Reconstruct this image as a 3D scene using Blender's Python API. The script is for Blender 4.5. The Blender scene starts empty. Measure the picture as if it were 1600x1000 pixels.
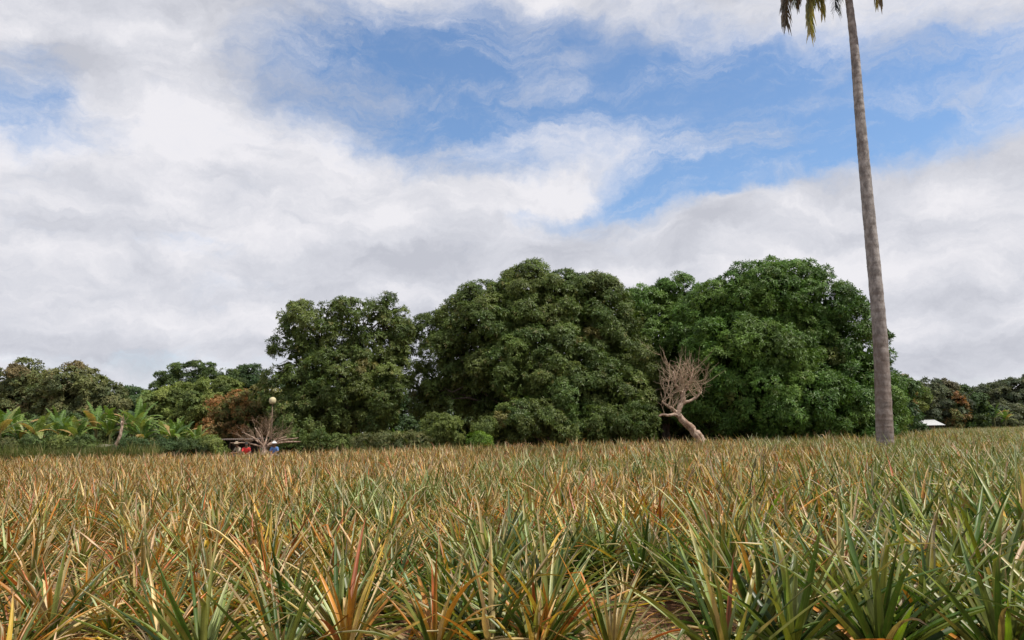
import bpy, math, random
import numpy as np
from mathutils import Vector

# ------------------------------------------------------------------ camera
C = bpy.context.scene.collection
scene = bpy.context.scene
H_CAM = 1.63
FPX = 1155.0
PITCH = math.atan(176 / FPX)
ROLL = math.radians(1.0)
Fv = np.array([0, math.cos(PITCH), math.sin(PITCH)])
U0 = np.array([0, -math.sin(PITCH), math.cos(PITCH)])
R0 = np.array([1.0, 0, 0])
Rv = R0 * math.cos(ROLL) - U0 * math.sin(ROLL)
Uv = U0 * math.cos(ROLL) + R0 * math.sin(ROLL)
cam_d = bpy.data.cameras.new('camera')
cam = bpy.data.objects.new('camera', cam_d)
C.objects.link(cam)
cam_d.sensor_width = 36
cam_d.lens = FPX / 1600 * 36
cam_d.clip_start = 0.05
cam_d.clip_end = 5000
from mathutils import Matrix
m = Matrix.Identity(4)
for i in range(3):
    m[i][0] = Rv[i]; m[i][1] = Uv[i]; m[i][2] = -Fv[i]
m[0][3], m[1][3], m[2][3] = 0, 0, H_CAM
cam.matrix_world = m
scene.camera = cam


def ray(px, py):
    d = Fv * FPX + Rv * (px - 800) + Uv * (500 - py)
    return d / np.linalg.norm(d)


def at(px, py, D):
    """point of the place seen at photo pixel px,py and D metres ahead"""
    d = ray(px, py)
    return np.array([0, 0, H_CAM]) + d * (D / d[1])


def gx(px, D):
    return float(at(px, 676, D)[0])


# ------------------------------------------------------------------ world
SUN_EL = math.radians(57)
SUN_AZ = math.radians(112)        # clockwise from +Y (view direction) : behind and to the right
w = bpy.data.worlds.new('World'); scene.world = w; w.use_nodes = True
nt = w.node_tree; nt.nodes.clear()


def N(t, kind, **kw):
    n = t.nodes.new(kind)
    for k, v in kw.items():
        setattr(n, k, v)
    return n


def math_node(t, op, a, b=None, c=None, clamp=False):
    n = t.nodes.new('ShaderNodeMath'); n.operation = op; n.use_clamp = clamp
    for i, v in enumerate((a, b, c)):
        if v is None: continue
        if isinstance(v, (int, float)): n.inputs[i].default_value = v
        else: t.links.new(v, n.inputs[i])
    return n.outputs[0]


def maprange(t, v, a, b, c, d, smooth=True):
    n = t.nodes.new('ShaderNodeMapRange')
    if smooth: n.interpolation_type = 'SMOOTHSTEP'
    t.links.new(v, n.inputs['Value'])
    for k, x in zip(('From Min', 'From Max', 'To Min', 'To Max'), (a, b, c, d)):
        n.inputs[k].default_value = x
    return n.outputs[0]


def mixcol(t, f, a, b, blend='MIX'):
    n = t.nodes.new('ShaderNodeMix'); n.data_type = 'RGBA'; n.blend_type = blend
    for i, v in ((0, f), (6, a), (7, b)):
        if isinstance(v, (int, float)): n.inputs[i].default_value = v
        elif isinstance(v, tuple): n.inputs[i].default_value = (*v[:3], 1)
        else: t.links.new(v, n.inputs[i])
    return n.outputs[2]


sky = N(nt, 'ShaderNodeTexSky', sky_type='NISHITA', sun_disc=False)
sky.sun_elevation = SUN_EL; sky.sun_rotation = SUN_AZ
sky.air_density = 1.0; sky.dust_density = 0.6; sky.ozone_density = 2.0
tc = N(nt, 'ShaderNodeTexCoord')
dirv = tc.outputs['Generated']


def noise(t, vec, scale, detail, rough=0.55, dist=0.0, mscale=None, moff=None):
    if mscale or moff:
        mp = t.nodes.new('ShaderNodeMapping')
        if mscale: mp.inputs['Scale'].default_value = mscale
        if moff: mp.inputs['Location'].default_value = moff
        t.links.new(vec, mp.inputs['Vector']); vec = mp.outputs[0]
    n = t.nodes.new('ShaderNodeTexNoise')
    t.links.new(vec, n.inputs['Vector'])
    n.inputs['Scale'].default_value = scale; n.inputs['Detail'].default_value = detail
    n.inputs['Roughness'].default_value = rough; n.inputs['Distortion'].default_value = dist
    return n


warp = noise(nt, dirv, 5.0, 8, 0.62)
wv = N(nt, 'ShaderNodeVectorMath', operation='MULTIPLY_ADD')
nt.links.new(warp.outputs['Color'], wv.inputs[0])
wv.inputs[1].default_value = (0.20, 0.20, 0.13)
wv.inputs[2].default_value = (0, 0, 0)
sub = N(nt, 'ShaderNodeVectorMath', operation='ADD')
nt.links.new(wv.outputs[0], sub.inputs[0]); nt.links.new(dirv, sub.inputs[1])
off = N(nt, 'ShaderNodeVectorMath', operation='SUBTRACT')
nt.links.new(sub.outputs[0], off.inputs[0]); off.inputs[1].default_value = (0.10, 0.10, 0.065)
WD = off.outputs[0]


def spot(px, py, rx, ry, soft=1.0, ang=0):
    """soft elliptical region of the sky round the direction of a photo pixel (0..1)"""
    c = ray(px, py)
    side = np.cross(c, [0, 0, 1]); side /= np.linalg.norm(side)
    up = np.cross(side, c)
    ca, sa = math.cos(math.radians(ang)), math.sin(math.radians(ang))
    s2, u2 = side * ca + up * sa, up * ca - side * sa
    outs = []
    for v, r in ((s2, rx / FPX), (u2, ry / FPX), (None, 1)):
        if v is None: continue
        dn = N(nt, 'ShaderNodeVectorMath', operation='DOT_PRODUCT')
        nt.links.new(WD, dn.inputs[0]); dn.inputs[1].default_value = tuple(v)
        q = math_node(nt, 'DIVIDE', dn.outputs['Value'], r)
        outs.append(math_node(nt, 'MULTIPLY', q, q))
    r2 = math_node(nt, 'ADD', outs[0], outs[1])
    # behind the viewer the same dot products are small too: keep only the front side
    fd = N(nt, 'ShaderNodeVectorMath', operation='DOT_PRODUCT')
    nt.links.new(WD, fd.inputs[0]); fd.inputs[1].default_value = tuple(c)
    fr = maprange(nt, fd.outputs['Value'], 0.1, 0.3, 0, 1)
    g = maprange(nt, r2, 0.0, 2.3 * soft, 1, 0)
    return math_node(nt, 'MULTIPLY', g, fr)


def total(lst):
    o = None
    for s, k in lst:
        s = math_node(nt, 'MULTIPLY', s, k)
        o = s if o is None else math_node(nt, 'ADD', o, s)
    return o


holes = total([
    (spot(600, 120, 170, 100, ang=-10), 0.95), (spot(860, 40, 120, 40, ang=-15), 0.5),
    (spot(1050, 180, 300, 62, ang=6), 0.9), (spot(1130, 110, 110, 50), 0.5), (spot(1480, 160, 190, 65, ang=12), 0.85),
    (spot(850, 90, 130, 60), 0.6),
    (spot(1140, 260, 170, 40, ang=8), 0.6), (spot(1010, 300, 80, 50), 0.4), (spot(1270, 235, 160, 30, ang=14), 0.5),
    (spot(20, 120, 70, 55), 0.6), (spot(110, 200, 60, 40), 0.4),
    (spot(250, 560, 200, 22), 0.45), (spot(330, 592, 150, 14), 0.4), (spot(1480, 605, 180, 12), 0.4), (spot(280, 385, 90, 18), 0.4),
    (spot(790, 260, 70, 40), 0.25), (spot(700, 170, 260, 70, ang=-8), 0.35), (spot(1250, 60, 300, 60), 0.22), (spot(1150, 300, 60, 18), 0.5), (spot(850, 335, 60, 14), 0.4), (spot(1350, 200, 330, 60, ang=8), 0.3), (spot(1080, 130, 700, 210), 0.16), (spot(60, 160, 150, 90), 0.35), (spot(1000, 110, 420, 110), 0.22), (spot(620, 160, 200, 110), 0.2), (spot(1480, 150, 220, 80), 0.2), (spot(1080, 300, 160, 60), 0.25), (spot(870, 250, 150, 52), -0.75), (spot(330, 200, 300, 150), -0.2), (spot(1400, 360, 400, 110), -0.15)])
n1 = noise(nt, WD, 3.2, 12, 0.60, 0.3, (1, 1, 2.0), (3.1, 0.2, 1.7))
n2 = noise(nt, WD, 9.0, 11, 0.66, 0.2, (1, 1, 2.8), (0.7, 5.2, 2.2))
dens = math_node(nt, 'ADD', math_node(nt, 'MULTIPLY', n1.outputs[0], 0.9), math_node(nt, 'MULTIPLY', n2.outputs[0], 0.80))
dens = math_node(nt, 'ADD', dens, 0.12)
dens = math_node(nt, 'SUBTRACT', dens, math_node(nt, 'MULTIPLY', holes, 0.50))
n4 = noise(nt, WD, 5.0, 11, 0.68, 0.6, (1.0, 1.0, 3.6), (2.2, 7.1, 0.4))
veil = maprange(nt, n4.outputs[0], 0.42, 0.74, 0.03, 0.62)
thick = maprange(nt, dens, 0.16, 0.90, 0, 1)
inv = math_node(nt, 'MULTIPLY', math_node(nt, 'SUBTRACT', 1.0, thick), math_node(nt, 'SUBTRACT', 1.0, veil))
cover = math_node(nt, 'SUBTRACT', 1.0, inv)
# cloud tone
grey = total([(spot(300, 75, 330, 75), 0.8), (spot(120, 330, 330, 40), 0.25), (spot(600, 280, 200, 55), 0.3),
              (spot(850, 385, 330, 45), 0.55), (spot(700, 410, 180, 40), 0.4), (spot(1480, 560, 260, 32), 0.75), (spot(200, 450, 330, 25), 0.4),
              (spot(100, 530, 400, 16), 0.4), (spot(1350, 300, 330, 70), 0.25), (spot(1250, 380, 200, 30), 0.3)])
bright = total([(spot(300, 240, 270, 70), 0.9), (spot(880, 255, 170, 60), 1.0), (spot(130, 20, 160, 30), 0.5), (spot(1080, 430, 200, 40), 0.5),
                (spot(560, 330, 200, 40), 0.5), (spot(1430, 370, 200, 60), 0.5), (spot(200, 470, 200, 30), 0.4), (spot(700, 445, 120, 25), 0.5)])
vor = N(nt, 'ShaderNodeTexVoronoi', feature='SMOOTH_F1'); vor.inputs['Scale'].default_value = 9.0; vor.inputs['Smoothness'].default_value = 0.6
vmp = N(nt, 'ShaderNodeMapping'); vmp.inputs['Scale'].default_value = (1, 1, 2.2); nt.links.new(WD, vmp.inputs[0]); nt.links.new(vmp.outputs[0], vor.inputs['Vector'])
n3 = noise(nt, WD, 8.0, 11, 0.63, 0.3, (1, 1, 2.6), (8.2, 1.3, 4.4))
tone = math_node(nt, 'ADD', math_node(nt, 'MULTIPLY', math_node(nt, 'SUBTRACT', n3.outputs[0], 0.5), 2.1), 0.70)
tone = math_node(nt, 'ADD', tone, math_node(nt, 'MULTIPLY', math_node(nt, 'SUBTRACT', 0.42, vor.outputs['Distance']), 0.75))
tone = math_node(nt, 'ADD', tone, math_node(nt, 'MULTIPLY', bright, 0.42))
tone = math_node(nt, 'SUBTRACT', tone, math_node(nt, 'MULTIPLY', grey, 0.50), clamp=True)
cl = N(nt, 'ShaderNodeValToRGB')
cl.color_ramp.elements[0].color = (5.5, 5.65, 6.3, 1)
cl.color_ramp.elements[1].color = (8.6, 8.5, 8.9, 1)
e = cl.color_ramp.elements.new(0.5); e.color = (6.9, 7.0, 7.6, 1)
nt.links.new(tone, cl.inputs[0])
hsv = N(nt, 'ShaderNodeHueSaturation'); hsv.inputs['Saturation'].default_value = 1.12; hsv.inputs['Value'].default_value = 1.75
nt.links.new(sky.outputs[0], hsv.inputs['Color'])
skyc = mixcol(nt, cover, hsv.outputs[0], cl.outputs[0])
bg = N(nt, 'ShaderNodeBackground'); bg.inputs['Strength'].default_value = 0.10
nt.links.new(skyc, bg.inputs['Color'])
wo = N(nt, 'ShaderNodeOutputWorld'); nt.links.new(bg.outputs[0], wo.inputs[0])

# ------------------------------------------------------------------ sun
sl = bpy.data.lights.new('sun', 'SUN'); sl.energy = 5.0; sl.angle = math.radians(0.5); sl.color = (1.0, 0.94, 0.84)
so = bpy.data.objects.new('sun', sl); C.objects.link(so)
sd = Vector((math.sin(SUN_AZ) * math.cos(SUN_EL), math.cos(SUN_AZ) * math.cos(SUN_EL), math.sin(SUN_EL)))
so.rotation_euler = sd.to_track_quat('Z', 'Y').to_euler()
so.location = (30, -30, 40)
vs = scene.view_settings
vs.view_transform = 'Standard'; vs.look = 'None'; vs.gamma = 1; vs.use_curve_mapping = False; vs.exposure = 0.0
scene.cycles.max_bounces = 8
scene.cycles.transparent_max_bounces = 8


# ------------------------------------------------------------------ materials
def new_mat(name):
    mt = bpy.data.materials.new(name); mt.use_nodes = True
    t = mt.node_tree; t.nodes.clear()
    o = t.nodes.new('ShaderNodeOutputMaterial')
    return mt, t, o


def leaf_mat(name, transl=0.3, rough=0.5, spec=0.4, stripe=0.0, tint=(1, 1, 1), nscale=3.0, var=0.35):
    mt, t, o = new_mat(name)
    a = N(t, 'ShaderNodeAttribute', attribute_name='Col')
    g = N(t, 'ShaderNodeNewGeometry')
    tco = N(t, 'ShaderNodeTexCoord')
    nz = noise(t, tco.outputs['Object'], nscale, 4, 0.6)
    v = maprange(t, nz.outputs[0], 0.3, 0.7, 1 - var, 1 + var)
    sc = N(t, 'ShaderNodeVectorMath', operation='SCALE')
    t.links.new(a.outputs['Color'], sc.inputs[0]); t.links.new(v, sc.inputs['Scale'])
    col = sc.outputs[0]
    if stripe:
        ac = N(t, 'ShaderNodeAttribute', attribute_name='across')
        nz2 = noise(t, ac.outputs['Vector'], 1.0, 3, 0.7, 0, (9, 5, 40))
        v2 = maprange(t, nz2.outputs[0], 0.3, 0.7, 1 - stripe, 1 + stripe)
        s2 = N(t, 'ShaderNodeVectorMath', operation='SCALE')
        t.links.new(col, s2.inputs[0]); t.links.new(v2, s2.inputs['Scale']); col = s2.outputs[0]
        sp = maprange(t, noise(t, tco.outputs['Object'], 45, 3, 0.7).outputs[0], 0.62, 0.72, 0, 0.55)
        col = mixcol(t, sp, col, (0.16, 0.10, 0.05))
    b = N(t, 'ShaderNodeBsdfPrincipled')
    t.links.new(col, b.inputs['Base Color'])
    b.inputs['Roughness'].default_value = rough
    b.inputs['Specular IOR Level'].default_value = spec
    tr = N(t, 'ShaderNodeBsdfTranslucent')
    trc = mixcol(t, 1.0, col, (1.0, 1.05, 0.45), 'MULTIPLY')
    t.links.new(trc, tr.inputs['Color'])
    mx = N(t, 'ShaderNodeMixShader'); mx.inputs[0].default_value = transl
    t.links.new(b.outputs[0], mx.inputs[1]); t.links.new(tr.outputs[0], mx.inputs[2])
    t.links.new(mx.outputs[0], o.inputs[0])
    return mt


def bark_mat(name, c1, c2, scale=4.0, stretch=(3, 3, 0.6), bump=0.5, c3=None):
    mt, t, o = new_mat(name)
    tco = N(t, 'ShaderNodeTexCoord')
    nz = noise(t, tco.outputs['Object'], scale, 8, 0.65, 0.3, stretch)
    f = maprange(t, nz.outputs[0], 0.35, 0.65, 0, 1)
    col = mixcol(t, f, c1, c2)
    if c3:
        n4 = noise(t, tco.outputs['Object'], scale * 0.35, 5, 0.6)
        col = mixcol(t, maprange(t, n4.outputs[0], 0.5, 0.65, 0, 0.8), col, c3)
    b = N(t, 'ShaderNodeBsdfPrincipled'); b.inputs['Roughness'].default_value = 0.9
    b.inputs['Specular IOR Level'].default_value = 0.2
    t.links.new(col, b.inputs['Base Color'])
    bp = N(t, 'ShaderNodeBump'); bp.inputs['Strength'].default_value = bump; bp.inputs['Distance'].default_value = 0.05
    t.links.new(nz.outputs[0], bp.inputs['Height']); t.links.new(bp.outputs[0], b.inputs['Normal'])
    t.links.new(b.outputs[0], o.inputs[0])
    return mt


def plain_mat(name, col, rough=0.7, metal=0.0, var=0.25, scale=6.0):
    mt, t, o = new_mat(name)
    tco = N(t, 'ShaderNodeTexCoord')
    nz = noise(t, tco.outputs['Object'], scale, 6, 0.65)
    f = maprange(t, nz.outputs[0], 0.3, 0.7, 0, 1)
    c = mixcol(t, f, tuple(x * (1 - var) for x in col), tuple(min(1, x * (1 + var)) for x in col))
    b = N(t, 'ShaderNodeBsdfPrincipled'); b.inputs['Roughness'].default_value = rough; b.inputs['Metallic'].default_value = metal
    t.links.new(c, b.inputs['Base Color']); t.links.new(b.outputs[0], o.inputs[0])
    return mt


M_PINE = leaf_mat('pineapple_leaf', 0.28, 0.40, 0.45, stripe=0.28, nscale=6, var=0.22)
M_MANGO = leaf_mat('mango_leaf', 0.25, 0.5, 0.3, nscale=0.35, var=0.25)
M_SOFT = leaf_mat('soft_leaf', 0.3, 0.6, 0.3, nscale=0.5, var=0.25)
M_BANANA = leaf_mat('banana_leaf', 0.35, 0.45, 0.4, nscale=1.5, var=0.2)
M_PALM = leaf_mat('palm_leaflet', 0.25, 0.5, 0.4, nscale=1.0, var=0.2)
M_GRASS = leaf_mat('grass_blade', 0.3, 0.6, 0.3, nscale=0.6, var=0.25)
M_BARK = bark_mat('mango_bark', (0.045, 0.035, 0.028), (0.12, 0.10, 0.08))
M_DEAD = bark_mat('bleached_dead_wood', (0.20, 0.13, 0.09), (0.52, 0.40, 0.32), 5.0, (3, 3, 0.7), 0.6, (0.16, 0.09, 0.06))
M_PTWIG = bark_mat('pale_twig', (0.26, 0.18, 0.12), (0.50, 0.39, 0.28), 4.0)
M_TWIG = bark_mat('dry_twig', (0.15, 0.10, 0.065), (0.32, 0.23, 0.16), 4.0)
M_FRUIT = None

# palm trunk
M_PTRUNK, t, o = new_mat('ringed_palm_trunk')
tco = N(t, 'ShaderNodeTexCoord')
sep = N(t, 'ShaderNodeSeparateXYZ'); t.links.new(tco.outputs['Object'], sep.inputs[0])
nzw = noise(t, tco.outputs['Object'], 2.5, 4, 0.6)
zz = math_node(t, 'ADD', math_node(t, 'MULTIPLY', sep.outputs[2], 1.0), math_node(t, 'MULTIPLY', nzw.outputs[0], 0.9))
wvn = math_node(t, 'SINE', math_node(t, 'MULTIPLY', zz, 2 * math.pi / 0.17))
ring = maprange(t, wvn, 0.35, 1.0, 0, 1)
ring = math_node(t, 'MULTIPLY', ring, maprange(t, noise(t, tco.outputs['Object'], 3.5, 5, 0.6).outputs[0], 0.42, 0.62, 0, 1))
nz = noise(t, tco.outputs['Object'], 5, 9, 0.7, 0.3, (1, 1, 0.5))
col = mixcol(t, maprange(t, nz.outputs[0], 0.35, 0.65, 0, 1), (0.15, 0.138, 0.135), (0.37, 0.345, 0.335))
ra = N(t, 'ShaderNodeAttribute', attribute_name='Col')
ring = math_node(t, 'MULTIPLY', ra.outputs['Fac'], maprange(t, noise(t, tco.outputs['Object'], 3.0, 5, 0.6).outputs[0], 0.3, 0.6, 0.25, 1))
col = mixcol(t, math_node(t, 'MULTIPLY', ring, 0.42), col, (0.13, 0.105, 0.095))
lowf = maprange(t, sep.outputs[2], 3.0, 9.0, 1, 0)
lowf = math_node(t, 'MULTIPLY', lowf, maprange(t, noise(t, tco.outputs['Object'], 1.2, 5, 0.6).outputs[0], 0.3, 0.6, 0.45, 1.0))
col = mixcol(t, math_node(t, 'MULTIPLY', lowf, 0.55), col, (0.13, 0.075, 0.05))
b = N(t, 'ShaderNodeBsdfPrincipled'); b.inputs['Roughness'].default_value = 0.85; b.inputs['Specular IOR Level'].default_value = 0.25
t.links.new(col, b.inputs['Base Color'])
bp = N(t, 'ShaderNodeBump'); bp.inputs['Strength'].default_value = 0.6; bp.inputs['Distance'].default_value = 0.04
hh = math_node(t, 'SUBTRACT', nz.outputs[0], math_node(t, 'MULTIPLY', ring, 0.5))
t.links.new(hh, bp.inputs['Height']); t.links.new(bp.outputs[0], b.inputs['Normal'])
t.links.new(b.outputs[0], o.inputs[0])

# soil
M_SOIL, t, o = new_mat('red_brown_soil')
tco = N(t, 'ShaderNodeTexCoord')
nA = noise(t, tco.outputs['Object'], 0.9, 8, 0.65)
nB = noise(t, tco.outputs['Object'], 9, 8, 0.7)
nC = noise(t, tco.outputs['Object'], 0.35, 5, 0.6, 0, None, (7, 3, 0))
col = mixcol(t, maprange(t, nB.outputs[0], 0.35, 0.65, 0, 1), (0.10, 0.048, 0.028), (0.27, 0.145, 0.085))
col = mixcol(t, maprange(t, nA.outputs[0], 0.52, 0.64, 0, 0.75), col, (0.30, 0.24, 0.13))
col = mixcol(t, maprange(t, nC.outputs[0], 0.52, 0.66, 0, 0.8), col, (0.085, 0.11, 0.03))
b = N(t, 'ShaderNodeBsdfPrincipled'); b.inputs['Roughness'].default_value = 0.95; b.inputs['Specular IOR Level'].default_value = 0.1
t.links.new(col, b.inputs['Base Color'])
bp = N(t, 'ShaderNodeBump'); bp.inputs['Strength'].default_value = 0.8; bp.inputs['Distance'].default_value = 0.05
t.links.new(nB.outputs[0], bp.inputs['Height']); t.links.new(bp.outputs[0], b.inputs['Normal'])
t.links.new(b.outputs[0], o.inputs[0])


# ------------------------------------------------------------------ mesh helpers
class MB:
    def __init__(s):
        s.v = []; s.f = []; s.c = []; s.a = []; s.n = 0

    def add(s, v, f, c, a=None):
        v = np.asarray(v, dtype=np.float32).reshape(-1, 3)
        f = np.asarray(f, dtype=np.int64).reshape(-1, 4)
        c = np.asarray(c, dtype=np.float32)
        if c.ndim == 1: c = np.tile(c, (len(v), 1))
        s.v.append(v); s.f.append(f + s.n); s.c.append(c)
        s.a.append(np.zeros((len(v), 3), np.float32) if a is None else np.asarray(a, np.float32))
        s.n += len(v)

    def mesh(s, name, mat, smooth=False, origin=None):
        v = np.concatenate(s.v); f = np.concatenate(s.f); c = np.concatenate(s.c); a = np.concatenate(s.a)
        if origin is not None: v = v - np.asarray(origin, np.float32)
        me = bpy.data.meshes.new(name)
        me.vertices.add(len(v)); me.vertices.foreach_set('co', v.ravel().astype(np.float32))
        me.loops.add(len(f) * 4); me.loops.foreach_set('vertex_index', f.ravel().astype(np.int32))
        me.polygons.add(len(f)); me.polygons.foreach_set('loop_start', np.arange(0, len(f) * 4, 4, dtype=np.int32))
        if smooth: me.polygons.foreach_set('use_smooth', np.ones(len(f), dtype=bool))
        at_ = me.attributes.new('Col', 'FLOAT_COLOR', 'POINT')
        at_.data.foreach_set('color', np.concatenate([c, np.ones((len(c), 1), np.float32)], 1).ravel())
        if np.any(a):
            aa = me.attributes.new('across', 'FLOAT_VECTOR', 'POINT'); aa.data.foreach_set('vector', a.ravel())
        me.update(calc_edges=True)
        me.materials.append(mat)
        return me


def link(name, me, parent=None, loc=None):
    ob = bpy.data.objects.new(name, me); C.objects.link(ob)
    if loc is not None: ob.location = loc
    if parent: ob.parent = parent
    return ob


def tag(ob, label=None, cat=None, group=None, kind=None):
    if label: ob['label'] = label
    if cat: ob['category'] = cat
    if group: ob['group'] = group
    if kind: ob['kind'] = kind
    return ob


def empty(name, loc, label, cat, group=None):
    e = bpy.data.objects.new(name, None); C.objects.link(e); e.location = loc
    e.empty_display_size = 0.3
    return tag(e, label, cat, group)


def unit(v):
    return v / np.maximum(np.linalg.norm(v, axis=-1, keepdims=True), 1e-9)


def tube(mb, pts, rad, seg=8, col=(0.2, 0.2, 0.2), cap=True, rng=None, rough=0.0):
    pts = np.asarray(pts, float); rad = np.asarray(rad, float)
    n = len(pts)
    d = np.gradient(pts, axis=0); d = unit(d)
    ref = np.array([0, 0, 1.0]) if abs(d[0][2]) < 0.9 else np.array([1.0, 0, 0])
    V = []
    for i in range(n):
        x = np.cross(d[i], ref); x /= np.linalg.norm(x); y = np.cross(d[i], x); ref = -np.cross(x, d[i]) if False else np.cross(x, d[i]) * -1
        ref = np.cross(d[i], x) * -1
        # keep frame steady
        ref = -y
        a = np.arange(seg) / seg * 2 * math.pi
        r = rad[i]
        if rng is not None and rough: r = r * (1 + rough * rng.uniform(-1, 1, seg))
        ring_ = pts[i] + np.outer(np.cos(a) * r, x) + np.outer(np.sin(a) * r, y)
        V.append(ring_)
    V = np.concatenate(V)
    F = []
    for i in range(n - 1):
        for k in range(seg):
            k2 = (k + 1) % seg
            F.append((i * seg + k, i * seg + k2, (i + 1) * seg + k2, (i + 1) * seg + k))
    if cap and seg >= 4:
        for base in (0, (n - 1) * seg):
            for k in range(0, seg - 2, 2):
                F.append((base, base + k + 1, base + k + 2, base + (k + 3) % seg))
    mb.add(V, F, np.array(col))


def ico_pts(n, rng):
    i = np.arange(n) + 0.5
    ph = np.arccos(1 - 2 * i / n); th = math.pi * (1 + 5 ** 0.5) * i + rng.uniform(0, 6.28)
    p = np.stack([np.cos(th) * np.sin(ph), np.sin(th) * np.sin(ph), np.cos(ph)], 1)
    return unit(p + rng.normal(0, 0.5 / math.sqrt(n), p.shape))


# ------------------------------------------------------------------ ground
bmv = MB()
g = 60
xs = np.concatenate([np.linspace(-2500, -120, 12), np.linspace(-100, 160, 80), np.linspace(180, 2500, 12)])
ys = np.concatenate([[-2000, -500, -60], np.linspace(-20, 160, 90), [250, 500, 1000, 3000]])
X, Y = np.meshgrid(xs, ys)
rg = np.random.default_rng(5)
Z = np.where((np.abs(X) < 150) & (Y > -15) & (Y < 150), rg.normal(0, 0.015, X.shape), 0)
V = np.stack([X, Y, Z], -1).reshape(-1, 3)
nx = len(xs)
F = [(j * nx + i, j * nx + i + 1, (j + 1) * nx + i + 1, (j + 1) * nx + i) for j in range(len(ys) - 1) for i in range(nx - 1)]
bmv.add(V, F, np.array([0.2, 0.2, 0.1]))
tag(link('ground', bmv.mesh('ground', M_SOIL, True)), kind='structure')

# ------------------------------------------------------------------ pineapple plants
P = {k: np.array(v) for k, v in dict(
    glauc=(0.20, 0.255, 0.07), dk=(0.045, 0.09, 0.02), yg=(0.30, 0.32, 0.035), org=(0.56, 0.245, 0.045), tan=(0.57, 0.42, 0.19),
    pink=(0.56, 0.385, 0.225), red=(0.50, 0.14, 0.045), straw=(0.66, 0.53, 0.26), olive=(0.22, 0.23, 0.05), brown=(0.25, 0.15, 0.08),
    lime=(0.16, 0.26, 0.02), gold=(0.66, 0.45, 0.07), pale=(0.36, 0.41, 0.18), mid=(0.075, 0.14, 0.025)).items()}
TYPES = {
    'G': [('yg', 'dk', 'dk', 'lime'), ('glauc', 'glauc', 'mid', 'mid', 'pale'), ('glauc', 'pale', 'pink')],
    'GP': [('dk', 'olive', 'yg'), ('glauc', 'olive', 'pale', 'mid'), ('pink', 'tan', 'brown')],
    'O': [('yg', 'olive', 'gold'), ('org', 'org', 'gold', 'olive'), ('tan', 'red', 'org')],
    'T': [('olive', 'gold'), ('tan', 'org', 'pink'), ('pink', 'tan', 'brown')],
    'R': [('olive', 'yg'), ('red', 'org'), ('red',)],
    'D': [('straw', 'brown'), ('straw', 'tan'), ('straw', 'brown')],
    'B': [('lime', 'yg'), ('lime', 'yg'), ('yg', 'glauc')]}
CATS = [
    dict(G=.54, GP=.28, O=.04, T=.05, R=.01, D=.04, B=.04),
    dict(G=.24, GP=.34, O=.17, T=.14, R=.03, D=.04, B=.04),
    dict(G=.14, GP=.26, O=.26, T=.20, R=.09, D=.09, B=.02),
    dict(G=.12, GP=.28, O=.10, T=.40, R=.06, D=.12, B=.0),
    dict(G=0, GP=.05, O=0, T=.15, R=0, D=.8, B=.0)]


def leaf_colors(rng, ty, S):
    a, b_, c = [P[rng.choice(x)] for x in TYPES[ty]]
    s1, s2 = rng.uniform(0.18, 0.5), rng.uniform(0.5, 0.95)
    br = rng.uniform(0.42, 1.22)
    out = []
    for s in S:
        if s < s1: q = a + (b_ - a) * (s / s1) ** 1.3
        elif s < s2: q = b_
        else: q = b_ + (c - b_) * ((s - s2) / (1 - s2 + 1e-6)) ** 0.7
        out.append(q * br)
    return np.array(out)


def strap(mb, rng, base, az, th0, L, W, bend, segs, cols, twist=0.0, kink=None, chan=0.42):
    S = np.linspace(0, 1, segs + 1)
    p = np.array(base, float); pts = []; dirs = []
    th = th0; a = az
    for i, s in enumerate(S):
        th = th0 - bend * s ** 1.7
        if kink and s > kink[0]: th -= kink[1]
        a = az + twist * s
        d = np.array([math.cos(a) * math.cos(th), math.sin(a) * math.cos(th), math.sin(th)])
        pts.append(p.copy()); dirs.append(d)
        p = p + d * (L / segs)
        if p[2] < 0.02: p[2] = 0.02
    pts = np.array(pts); dirs = np.array(dirs)
    roll = rng.uniform(-0.5, 0.5)
    V = []; A = []
    for i, s in enumerate(S):
        a = az + twist * s
        side = np.array([-math.sin(a), math.cos(a), 0])
        up = np.cross(side, dirs[i]) * -1
        if up[2] < 0: up = -up
        cr, sr = math.cos(roll * s), math.sin(roll * s)
        side, up = side * cr + up * sr, up * cr - side * sr
        wd = W * (0.55 + 1.0 * min(s * 4, 0.45)) * (1 - s ** 2.4) + 0.0012
        for u in (-1, 0, 1):
            V.append(pts[i] + side * wd * 0.5 * u + up * abs(u) * wd * chan)
            A.append((u, s * L, az))
    F = []
    for i in range(segs):
        for k in (0, 1):
            F.append((i * 3 + k, i * 3 + k + 1, i * 3 + k + 4, i * 3 + k + 3))
    mb.add(V, F, np.repeat(cols, 3, axis=0), A)


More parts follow.
